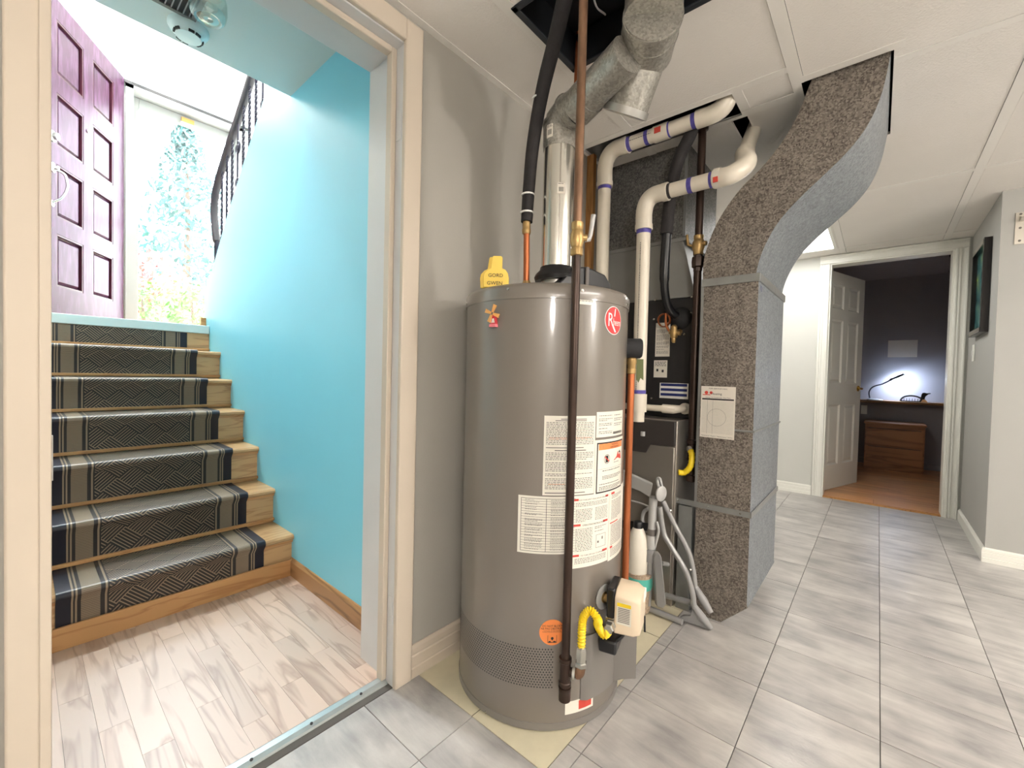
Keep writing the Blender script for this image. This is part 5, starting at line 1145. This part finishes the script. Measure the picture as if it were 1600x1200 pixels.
MB().tube(bez([e0, e1, e1.lerp(e2,.55) + Vector((-.01,-.03,-.012)), e2, e2 + dtop*.03], 6), .036, 24).build('end_elbow', 'pvc', parent=v2, smooth=60)
MB().tube([e2, top2 + dtop*.14], RP, 24).build('ceiling_stub', 'pvc', parent=v2, smooth=60)
pvc_ring(v2, (PX,y2,1.655), (0,0,1), .0318, .012); pvc_ring(v2, (PX,y2-.113,z2), (0,1,0), .0316, .006, 'ink')
for px in (1079,1113): pvc_ring(v2, (PX,at(px,288,x=PX).y,z2), (0,1,0), .0316, .009)
yy = at(1122,279,x=PX).y; MB().tube([(PX,yy-.012,z2),(PX,yy+.012,z2)], .0385, 24).build('sticker_band', 'label_paper', parent=v2, smooth=60)
MB().obox((PX-.0355,yy,z2-.018), (0,1,0), (0,0,1), (1,0,0), .009, .010, .003).build('red_sticker', 'ink_red', parent=v2)
S = Flat((PX-.0303,y2,1.25), (0,0,-1), (0,-1,0)); t_ = MB(); lines(t_, S, -.35, .38, .003, -.002, .0045, R_, hgt=.8, para=99); t_.build('pipe_print', 'ink_light', parent=v2, fix=False)
MB().tube([(PX,y2,.845),(PX,y2,.925)], .0365, 24).build('coupling', 'pvc', parent=v2, smooth=60); pvc_ring(v2, (PX,y2,.935), (0,0,1), .0316, .008)
MB().tube([(PX,y2,.87),(PX,y2,.80)], .028, 20).build('lower_tee', 'pvc', parent=v2, smooth=60)
# condensate pipe
q0 = at(975,634,x=1.90); q1 = at(1046,634,x=1.90); q2 = at(1066,632,x=1.97)
cd = thing('condensate_pipe', q0, 'short white plastic condensate pipe entering the black furnace panel', 'pipe')
ORG['condensate_pipe'] = q0
MB().tube([(1.90,q0.y,q0.z),(1.90,q1.y,q0.z)], .0145, 16).build('pipe', 'pvc', parent=cd, smooth=60)
MB().tube([(1.90,q1.y+.03,q0.z),(1.90,q1.y-.018,q0.z),(1.94,q1.y-.030,q0.z),(2.0,q1.y-.035,q0.z)], [.020,.020,.017,.015], 16).build('elbow', 'pvc', parent=cd, smooth=60)
MB().lathe((2.0,q2.y-.005,q0.z), (-1,0,0), [(.026,0),(.026,.012),(.018,.016)], 20).build('wall_flange', 'pvc', parent=cd, smooth=40)

# insulated refrigerant line
lp = [at(1082,196,x=1.87), at(1079,210,x=1.875), at(1066,236,x=1.88), at(1056,263,x=1.88), at(1048,305,x=1.885), at(1043,345,x=1.89), at(1041,366,x=1.89)]
ls2 = thing('insulated_refrigerant_line', lp[-1], 'black insulated refrigerant line curving down in front of the plenum', 'pipe'); ORG['insulated_refrigerant_line'] = lp[-1]
MB().tube(bez(lp, 6), .026, 16).build('foam_sleeve', 'black_foam', parent=ls2, smooth=60)
MB().tube(bez([at(1042,362,x=1.89), at(1038,428,x=1.90), at(1040,464,x=1.92), at(1047,485,x=1.95), at(1060,495,x=1.985)], 6), [.021]*8 + [.018]*17, 16).build('taped_end', 'black_plastic', parent=ls2, smooth=60)

# ================================================================== second gas pipe
q = at(1090,383,x=1.93); gy = q.y - .004; gx = 1.93
g2 = thing('furnace_gas_pipe', (gx, gy, .58), 'black iron gas pipe with brass shutoff between furnace and duct', 'pipe')
zv = q.z; zu = at(1089,408,x=1.93).z; zt_ = at(1086,700,x=1.93).z
MB().tube([(gx,gy,zv+.03),(gx,gy,2.075)], .0165, 16).build('upper_pipe', 'black_iron', parent=g2, smooth=60)
MB().lathe((gx,gy,2.07), (0,0,1), [(.017,0),(.024,.004),(.024,.02)], 16).build('ceiling_fitting', 'black_iron', parent=g2, smooth=35)
gvv = MB().lathe((gx,gy,zv), (0,0,1), [(.017,-.045),(.021,-.043),(.021,-.028),(.026,-.015),(.026,.01),(.019,.022),(.021,.026),(.021,.04)], 12).build('shutoff_valve', 'brass', parent=g2, smooth=30)
MB().tube([(gx,gy,zv),(gx-.01,gy-.035,zv)], .010, 10).build('valve_cap', 'brass', parent=gvv, smooth=60)
MB().tube([(gx-.005,gy+.02,zv-.005),(gx-.008,gy+.042,zv+.006),(gx-.008,gy+.048,zv+.05)], .006, 8).build('valve_lever', 'brass', parent=gvv, smooth=60)
MB().lathe((gx,gy,zu), (0,0,1), [(.017,-.045),(.019,-.045),(.019,-.03),(.026,-.025),(.028,-.002),(.026,.016),(.019,.018),(.019,.032)], 8).build('union', 'black_iron', parent=g2, smooth=30)
MB().tube([(gx,gy,zt_-.02),(gx,gy,zu-.03)], .0165, 16).build('lower_pipe', 'black_iron', parent=g2, smooth=60)
MB().lathe((gx,gy,zt_), (0,0,1), [(.0165,-.06),(.022,-.058),(.022,-.046),(.020,-.044),(.020,.02),(.0225,.022),(.0225,.034),(.0165,.036)], 16).build('tee_fitting', 'black_iron', parent=g2, smooth=35)
MB().tube([(gx,gy,zt_-.13),(gx,gy,zt_-.05)], .0165, 16).build('drip_leg', 'black_iron', parent=g2, smooth=60)
MB().lathe((gx,gy,zt_-.15), (0,0,1), [(.018,0),(.022,.004),(.022,.03),(.0165,.032)], 16).build('drip_leg_cap', 'black_iron', parent=g2, smooth=40)
yp = [Vector((gx-.01,gy+.006,zt_-.002)), at(1081,711,x=1.90), at(1079,728,x=1.89), at(1070,738,x=1.89), at(1060,738,x=1.88)]
y2_ = thing('furnace_gas_connector', yp[0], 'short yellow gas connector bending from the iron tee into the furnace side', 'hose'); ORG['furnace_gas_connector'] = yp[0]
P = bez(yp, 8); MB().tube(P, [.0125 + .001*math.sin(k*2.1) for k in range(len(P))], 12).build('corrugated_tube', 'yellow_hose', parent=y2_, smooth=70)
MB().tube([P[0], P[4]], .0165, 8).build('flare_nut', 'silver_nut', parent=y2_, smooth=20)

# wooden stud strip on the back wall
q = at(925, 330, y=1.10); tag(MB().box(q.x-.012, q.x+.012, 1.09, 1.128, 0, CEIL).build('wall_stud', 'stud'), 'bare brown wooden stud standing against the wall behind the flue', 'stud')

# ================================================================== folded grey frame leaning by the furnace
ff = at(1111,985,z=.004)
fr = thing('folded_stand', (ff.x-.05, ff.y+.1, 0), 'folded grey tubular stand with plastic feet leaning against the furnace', 'stand')
def G(px, py, x): return at(px, py, x=x)
hx_ = ff.x-.03
MB().tube(bez([G(1031,792,hx_), G(1037,832,hx_), G(1048,853,hx_), G(1070,890,hx_), G(1081,922,hx_), G(1085,950,hx_)], 6), .0105, 12).build('bent_leg', 'grey_tube', parent=fr, smooth=60)
MB().tube(bez([G(1036,783,hx_+.03), G(1053,818,hx_+.04), G(1074,858,hx_+.05), G(1082,885,hx_+.05), G(1087,922,hx_+.05)], 6), .0105, 12).build('bent_leg', 'grey_tube', parent=fr, smooth=60)
f0 = G(1084,946,hx_); MB().tube([f0, f0.lerp(ff,.5), Vector((ff.x,ff.y,.012))], [.0115,.017,.010], 12).build('foot', 'grey_plastic', parent=fr, smooth=60)
MB().prism([f0 + Vector((0,0,.01)), Vector((ff.x,ff.y,.004)), at(1058,968,z=.006), at(1066,962,z=.03), at(1078,962,z=.045)], (.016,0,0)).build('foot_web', 'grey_plastic', parent=fr, bevel=.003)
f1 = G(1087,918,hx_+.05); f2 = G(1111,958,hx_+.03); MB().tube([f1, f1.lerp(f2,.5), f2], [.0115,.0165,.011], 12).build('foot', 'grey_plastic', parent=fr, smooth=60)
b0 = at(1012,950,z=.014); b1 = at(1066,972,z=.014); MB().tube([b0, b1], .0125, 12).build('floor_bar', 'grey_tube', parent=fr, smooth=60)
b0 = G(1040,930,hx_+.05); b1 = G(1080,942,hx_+.04); MB().tube([b0, b1], .012, 12).build('cross_bar', 'grey_tube', parent=fr, smooth=60)
u0 = G(1021,775,hx_); u1 = G(1012,945,hx_-.02)
MB().tube([u0, u1], .0135, 14).build('upright_tube', 'grey_tube', parent=fr, smooth=60)
for a_, b_, r_, m_ in ((.02,.30,.0175,'grey_light'),(.36,.48,.019,'grey_light'),(.49,.60,.021,'grey_plastic'),(.30,.36,.0185,'grey_dark')):
    MB().tube([u0.lerp(u1,a_), u0.lerp(u1,b_)], r_, 14).build('sleeve', m_, parent=fr, smooth=60)
MB().tube(bez([G(1026,815,hx_-.01), G(1029,830,hx_-.012), G(1024,850,hx_-.008), G(1022,860,hx_)], 5), .006, 8).build('release_lever', 'grey_light', parent=fr, smooth=60)
hc = G(1032,771,hx_-.012); hn = (EYE-hc); hn = Vector((hn.x-1.1,hn.y-1.0,0)).normalized()
MB().lathe(hc, (-.28,-.96,0), [(.032,0),(.032,.006),(.024,.012),(0,.014)], 28).build('hinge_disc', 'grey_light', parent=fr, smooth=45)
MB().tube(bez([hc, G(1027,750,hx_), G(1031,748,hx_), G(1034,760,hx_)], 5), .006, 8).build('hinge_rib', 'grey_light', parent=fr, smooth=60)
MB().prism([G(972,735,hx_+.02), G(1020,757,hx_), G(1016,778,hx_), G(1000,768,hx_+.01), G(980,760,hx_+.02), G(968,760,hx_+.02)], (.03,.012,0)).build('seat_panel', 'grey_light', parent=fr, bevel=.004)
MB().tube(bez([G(985,782,hx_+.02), G(1000,786,hx_+.02), G(1016,792,hx_)], 5), .004, 8).build('link_rod', 'grey_light', parent=fr, smooth=60)
MB().tube(bez([G(1012,832,hx_+.03), G(1004,815,hx_+.03), G(1006,800,hx_+.03), G(1013,795,hx_+.02)], 5), .008, 10).build('handle_loop', 'grey_light', parent=fr, smooth=60)
MB().prism([G(973,813,hx_+.01), G(1015,818,hx_-.02), G(1015,830,hx_-.02), G(973,825,hx_+.01)], (.004,.003,0)).build('strap', 'black_rubber', parent=fr)
pd = [(1021,870),(1025,865),(1031,865),(1034,872),(1041,945),(1036,951),(1026,948)]; MB().prism([G(a,b,hx_-.035) for a, b in pd], (.022,.018,0)).build('foot_rest_paddle', 'grey_plastic', parent=fr, bevel=.004)
MB().tube([G(1034,880,hx_), G(1044,882,hx_+.03)], .009, 10).build('paddle_pin', 'grey_tube', parent=fr, smooth=60)
MB().lathe(G(1048,798,hx_+.03), (-.8,-.6,0), [(.006,0),(.006,.004),(0,.006)], 10).build('bolt', 'silver_nut', parent=fr); MB().lathe(G(1079,890,hx_-.012), (-.8,-.6,0), [(.004,0),(.004,.003),(0,.005)], 10).build('bolt', 'silver_nut', parent=fr)
# jug and fabric bin behind the copper pipe
jx = ff.x - .02
bnc = at(998, 915, x=jx-.03); bc = Vector((bnc.x, bnc.y, 0))
bin_ = thing('fabric_bin', bc, 'small woven bin with teal trim between the copper pipe and folded stand', 'bin')
z1 = at(1000,893,x=jx-.03).z
MB().lathe(bc + Vector((0,0,.002)), (0,0,1), [(.045,0),(.050,.01),(.054,z1*.8),(.055,z1)], 20).build('body', mat('woven', rgb(170,150,130), .9, var=.35, vscale=120), parent=bin_, smooth=50)
MB().lathe(bc + Vector((0,0,z1*.62)), (0,0,1), [(.0545,0),(.0565,.01),(.0565,z1*.28),(.055,z1*.30)], 20, caps=False).build('teal_band', 'teal', parent=bin_, smooth=50)
jg = thing('white_jug', bc + Vector((0,0,z1-.06)), 'white plastic jug standing in the woven bin behind the copper pipe', 'jug')
zt1 = at(992,815,x=jx-.03).z
hj = zt1 - z1 + .05
MB().lathe(bc + Vector((-.002,.010,z1-.05)), (0,0,1), [(.040,0),(.047,.01),(.047,hj*.55),(.040,hj*.75),(.024,hj*.90),(.018,hj*.93)], 24).build('bottle', 'jug_white', parent=jg, smooth=50)
MB().lathe(bc + Vector((-.002,.010,z1-.05+hj*.92)), (0,0,1), [(.020,0),(.020,.022),(.017,.026),(0,.026)], 18).build('cap', 'black_plastic', parent=jg, smooth=40)

# ================================================================== HALL: picture, switch, bracket
q0 = [4.30, 3.81]; 
pc = thing('framed_picture', (4.03, YR, 1.33), 'black framed picture of green and blue light on the hall wall', 'picture')
x0_, x1_, z0_, z1_ = 3.80, 4.24, 1.325, 1.895
fm = MB().box(x0_, x0_+.035, YR+.001, YR+.035, z0_, z1_).box(x1_-.035, x1_, YR+.001, YR+.035, z0_, z1_).box(x0_+.035, x1_-.035, YR+.001, YR+.035, z0_, z0_+.035).box(x0_+.035, x1_-.035, YR+.001, YR+.035, z1_-.035, z1_); fm.build('frame', 'frame_black', parent=pc)
MB().box(x0_+.035, x1_-.035, YR+.001, YR+.012, z0_+.035, z1_-.035).build('print', 'art_print', parent=pc)
MB().box(x0_+.030, x1_-.030, YR+.030, YR+.037, z0_+.004, z0_+.030).box(x0_+.030, x1_-.030, YR+.030, YR+.037, z1_-.030, z1_-.004).build('frame_inlay', 'frame_silver', parent=pc)
sw = thing('light_switch', (4.27, YR, 1.175), 'white light switch on the hall wall below the picture', 'switch')
MB().box(4.235, 4.305, YR+.0005, YR+.007, 1.165, 1.28).build('plate', 'white_trim', parent=sw, bevel=.002); MB().box(4.262, 4.278, YR+.007, YR+.012, 1.205, 1.24).build('rocker', 'pure_white', parent=sw, bevel=.002)
bk = thing('wall_bracket', (XR, -.56, 1.78), 'beige metal wall bracket high on the right wall near the ceiling', 'bracket')
MB().box(XR-.006, XR-.0005, -.578, -.541, 1.782, 1.955).build('plate', 'bracket_metal', parent=bk, bevel=.001)
MB().box(XR-.05, XR-.006, -.60, -.556, 1.905, 1.915).box(XR-.03, XR-.006, -.60, -.556, 1.922, 1.930).build('arm', 'bracket_metal', parent=bk, bevel=.001)
for z in (1.80,1.87,1.945): MB().lathe((XR-.006,-.56,z), (-1,0,0), [(.006,0),(.005,.002),(0,.003)], 10).build('screw', 'grey_dark', parent=bk)

q0 = at(1243, 402, x=XF-.006); q1 = at(1264, 401, x=XF-.006)
tag(MB().box(XF-.012, XF-.001, q1.y, q0.y, q0.z-.012, q0.z+.012).build('wood_shim', 'stud'), 'small bare wood shim tucked at the top of the hall wall beside the light panel', 'shim')
# ================================================================== BEDROOM door leaf and furniture
d0_ = Vector((4.70,.372,.012)); d1_ = Vector((5.50,.105,.012)); uu = (d1_-d0_).normalized(); nn = Vector((uu.y,-uu.x,0)); 
if nn.dot(EYE-d0_) < 0: nn = -nn
dw = .76
def bp_(u,z,h=0): return d0_ + uu*u + nn*h + Vector((0,0,z))
bd_ = thing('bedroom_door', d0_, 'white six-panel interior door standing open into the bedroom', 'door'); ORG['bedroom_door'] = d0_.copy()
cols = [(.11,.335),(.425,.65)]; rows = [(.22,.78),(.98,1.56),(1.66,1.88)]
fb = MB()
for (a,b) in ((0,.11),(.335,.425),(.65,dw)): fb.obox(bp_((a+b)/2,.995,-.0175), uu, (0,0,1), nn, (b-a)/2, .995, .0175)
for (a,b) in cols:
    zs = [0] + [q for r in rows for q in r] + [1.99]
    for k in range(0,len(zs),2): fb.obox(bp_((a+b)/2,(zs[k]+zs[k+1])/2,-.0175), uu, (0,0,1), nn, (b-a)/2, (zs[k+1]-zs[k])/2, .0175)
fb.build('frame', 'door_white', parent=bd_)
for (a,b) in cols:
    for (c,d) in rows:
        i_ = .03; pn = MB()
        o4 = [bp_(a,c,0),bp_(b,c,0),bp_(b,d,0),bp_(a,d,0)]; n4 = [bp_(a+i_*.5,c+i_*.5,-.012),bp_(b-i_*.5,c+i_*.5,-.012),bp_(b-i_*.5,d-i_*.5,-.012),bp_(a+i_*.5,d-i_*.5,-.012)]; f4 = [bp_(a+i_*1.3,c+i_*1.3,-.003),bp_(b-i_*1.3,c+i_*1.3,-.003),bp_(b-i_*1.3,d-i_*1.3,-.003),bp_(a+i_*1.3,d-i_*1.3,-.003)]
        pn.add(o4+n4+f4, [(0,1,5,4),(1,2,6,5),(2,3,7,6),(3,0,4,7),(4,5,9,8),(5,6,10,9),(6,7,11,10),(7,4,8,11),(8,9,10,11)]); pn.build('panel', 'door_white', parent=bd_, fix=False)
        MB().obox(bp_((a+b)/2,(c+d)/2,-.026), uu, (0,0,1), nn, (b-a)/2, (d-c)/2, .004).build('panel_back', 'door_white', parent=bd_)
kn = MB().lathe(bp_(.70,.93,0), nn, [(.028,0),(.028,.006),(.012,.012),(.011,.035)], 18).build('door_knob', 'gold', parent=bd_, smooth=40)
MB().tube(bez([bp_(.70,.93,.035), bp_(.67,.93,.044), bp_(.63,.935,.042), bp_(.60,.94,.044)], 4), .008, 10).build('knob_lever', 'gold', parent=kn, smooth=60)
for z in (.22, 1.0, 1.78):
    MB().tube([bp_(-.004,z-.05,.004), bp_(-.004,z+.05,.004)], .007, 10).build('hinge', 'gold', parent=bd_, smooth=60)
    MB().obox(bp_(.002,z,.001), uu, (0,0,1), nn, .016, .048, .0015).build('hinge_leaf', 'gold', parent=bd_)
dy0, dy1 = -.405, .10; dz = .55
ds = thing('dresser', (6.64, (dy0+dy1)/2, .009), 'low brown two-drawer wooden dresser under the bedroom ledge', 'dresser')
MB().box(6.46, 6.855, dy0, dy1, .009, dz-.022).build('carcass', 'dresser', parent=ds)
MB().box(6.44, 6.857, dy0-.012, dy1+.012, dz-.022, dz).build('top', 'dresser', parent=ds, bevel=.005)
MB().box(6.45, 6.46, dy0+.012, dy1-.012, .085, .275).build('drawer', 'dresser', parent=ds, bevel=.002); MB().box(6.45, 6.46, dy0+.012, dy1-.012, .295, .485).build('drawer', 'dresser', parent=ds, bevel=.002)
MB().box(6.447, 6.452, dy0+.03, dy1-.03, .268, .274).build('drawer_lip', 'ink', parent=ds); MB().box(6.447, 6.452, dy0+.03, dy1-.03, .478, .484).build('drawer_lip', 'ink', parent=ds)
# desk lamp
LZ = .79
lb = at(1367, 624, x=6.86); lb = Vector((6.86, lb.y, LZ))
dl = thing('desk_lamp', lb, 'thin white gooseneck desk lamp shining on the bedroom ledge', 'lamp'); ORG['desk_lamp'] = lb.copy()
MB().lathe(lb, (0,0,1), [(.075,0),(.078,.006),(.07,.016),(.03,.022),(0,.023)], 28).build('base', 'lamp_white', parent=dl, smooth=45)
n0 = at(1359,622,x=6.86); n1 = at(1358,612,x=6.86); n2 = at(1365,604,x=6.86); n3 = at(1379,600,x=6.86); n4 = at(1391,594,x=6.86); n5 = at(1413,585,x=6.86)
MB().tube(bez([Vector((6.86,n0.y,LZ+.02)),n1,n2,n3,n4], 6), .007, 10).build('gooseneck', 'lamp_head', parent=dl, smooth=60)
ld = (n5-n4).normalized(); lm_ = (n4+n5)/2; lu = Vector((1,0,0)); lv = ld.cross(lu)
if lv.z < 0: lv = -lv
lv, lu = (lv*.86 - lu*.51).normalized(), (lu*.86 + lv*.51).normalized()
hd_ = MB().obox(lm_, ld, lu, lv, (n5-n4).length/2, .018, .007).build('lamp_head', 'lamp_head', parent=dl, bevel=.004)
MB().obox(lm_ - lv*.0085, ld, lu, lv, (n5-n4).length/2-.01, .014, .0015).build('led_strip', 'led', parent=hd_)
# loon ornament
ob = at(1408,628,x=6.83); S0_ = Flat((6.83, ob.y, LZ), (0,-1,0), (0,0,1))
class LS:
    n = S0_.n
    def __call__(s, u, v, h=0.): return S0_(u*.68, v*.80, h)
S = LS(); k_s = 6.83/F*1.36
def lo(px, py): q = at(px, py, x=6.83); return (ob.y-q.y, q.z-LZ)
def lslab(pts, h0, h1):
    m_ = MB(); m_.prism([S(a,b,h0) for a,b in pts], S.n*(h1-h0)); return m_
lo_ = thing('loon_ornament', (6.83, ob.y-.1, LZ), 'black loon bird ornament with openwork body on the ledge', 'ornament')
arc_o = [(-.02+.15-.15*math.cos(t*math.pi/14), .012+.088*math.sin(t*math.pi/14)) for t in range(15)]; arc_i = [(.13-.125*math.cos(t*math.pi/14), .012+.066*math.sin(t*math.pi/14)) for t in range(14,-1,-1)]
lslab(arc_o + arc_i, -.008, .008).build('back_arch', 'loon_black', parent=lo_); lslab([(-.03,.016),(.27,.014),(.26,.001),(.0,.001)], -.010, .010).build('hull', 'loon_black', parent=lo_)
lslab([(.225,.01),(.275,.01),(.29,.05),(.30,.085),(.335,.118),(.365,.128),(.36,.138),(.315,.134),(.285,.142),(.262,.135),(.25,.11),(.245,.06)], -.012, .012).build('neck_and_head', 'loon_black', parent=lo_)
lslab([(.245,.001),(.33,.001),(.325,.02),(.295,.045),(.265,.04)], -.013, .013).build('breast', 'loon_wood', parent=lo_)
t_ = MB(); glyph(t_, lambda u,v,h=0: S(u,v,.0), 'WELCOME', .046, .115, .034, 0, .9); 
for k in range(6): m_ = lslab([(.03+.035*k,.015),(.038+.035*k,.015),(.038+.035*k,.05),(.03+.035*k,.05)], -.005, .005).build('openwork_bar', 'loon_black', parent=lo_)
# paper on the wall, ceiling bulb, outlet, cord
a = at(1388,532,x=7.045); b = at(1433,558,x=7.045); o = MB().box(7.046, 7.049, b.y, a.y, b.z, a.z).build('wall_note', 'label_paper'); tag(o, 'sheet of paper pinned to the dark bedroom wall above the lamp', 'paper')
q = at(1491, 398, z=2.29); bl = thing('bare_bulb', (q.x, q.y-.02, 2.30), 'bare unlit ceiling bulb in a dark holder in the bedroom', 'light')
MB().lathe((q.x,q.y-.02,2.30), (0,0,-1), [(.055,0),(.055,.02),(.04,.05),(.03,.09)], 20).build('holder', 'black_plastic', parent=bl, smooth=40); MB().lathe((q.x,q.y-.02,2.21), (0,0,-1), [(.02,0),(.045,.04),(.055,.08),(.04,.12),(0,.135)], 20).build('bulb', 'bulb_glass', parent=bl, smooth=60)
q = at(1350,640,x=6.857); sk = MB().box(6.852, 6.858, q.y-.03, q.y+.03, q.z-.055, q.z+.055).build('wall_outlet', 'white_trim', bevel=.002); tag(sk, 'white wall outlet under the bedroom ledge beside the door edge', 'outlet')
cp2 = [at(1481,633,x=6.73), at(1479,650,x=6.74), at(1477,668,x=6.73), at(1478,690,x=6.76), at(1478,720,x=6.78)]; tag(MB().tube(bez(cp2, 5), .006, 8).build('power_cord', 'black_plastic', smooth=60), 'black power cord hanging from the right end of the bedroom ledge', 'cord')

# fine print is one piece of stuff per label
for o in list(COL.objects):
    n = o.name.split('.')[0]
    if n in ('print', 'red_print', 'red_bars', 'headings', 'ruled_lines', 'bar_code', 'table_rules', 'pipe_print', 'red_pictogram', 'blue_stripes', 'lettering', 'handwriting', 'logo', 'marker_writing', 'copper_capillary') and o.parent is not None and n != 'orange_header':
        if o.parent.name.startswith('framed_picture'): continue
        o['kind'] = 'stuff'
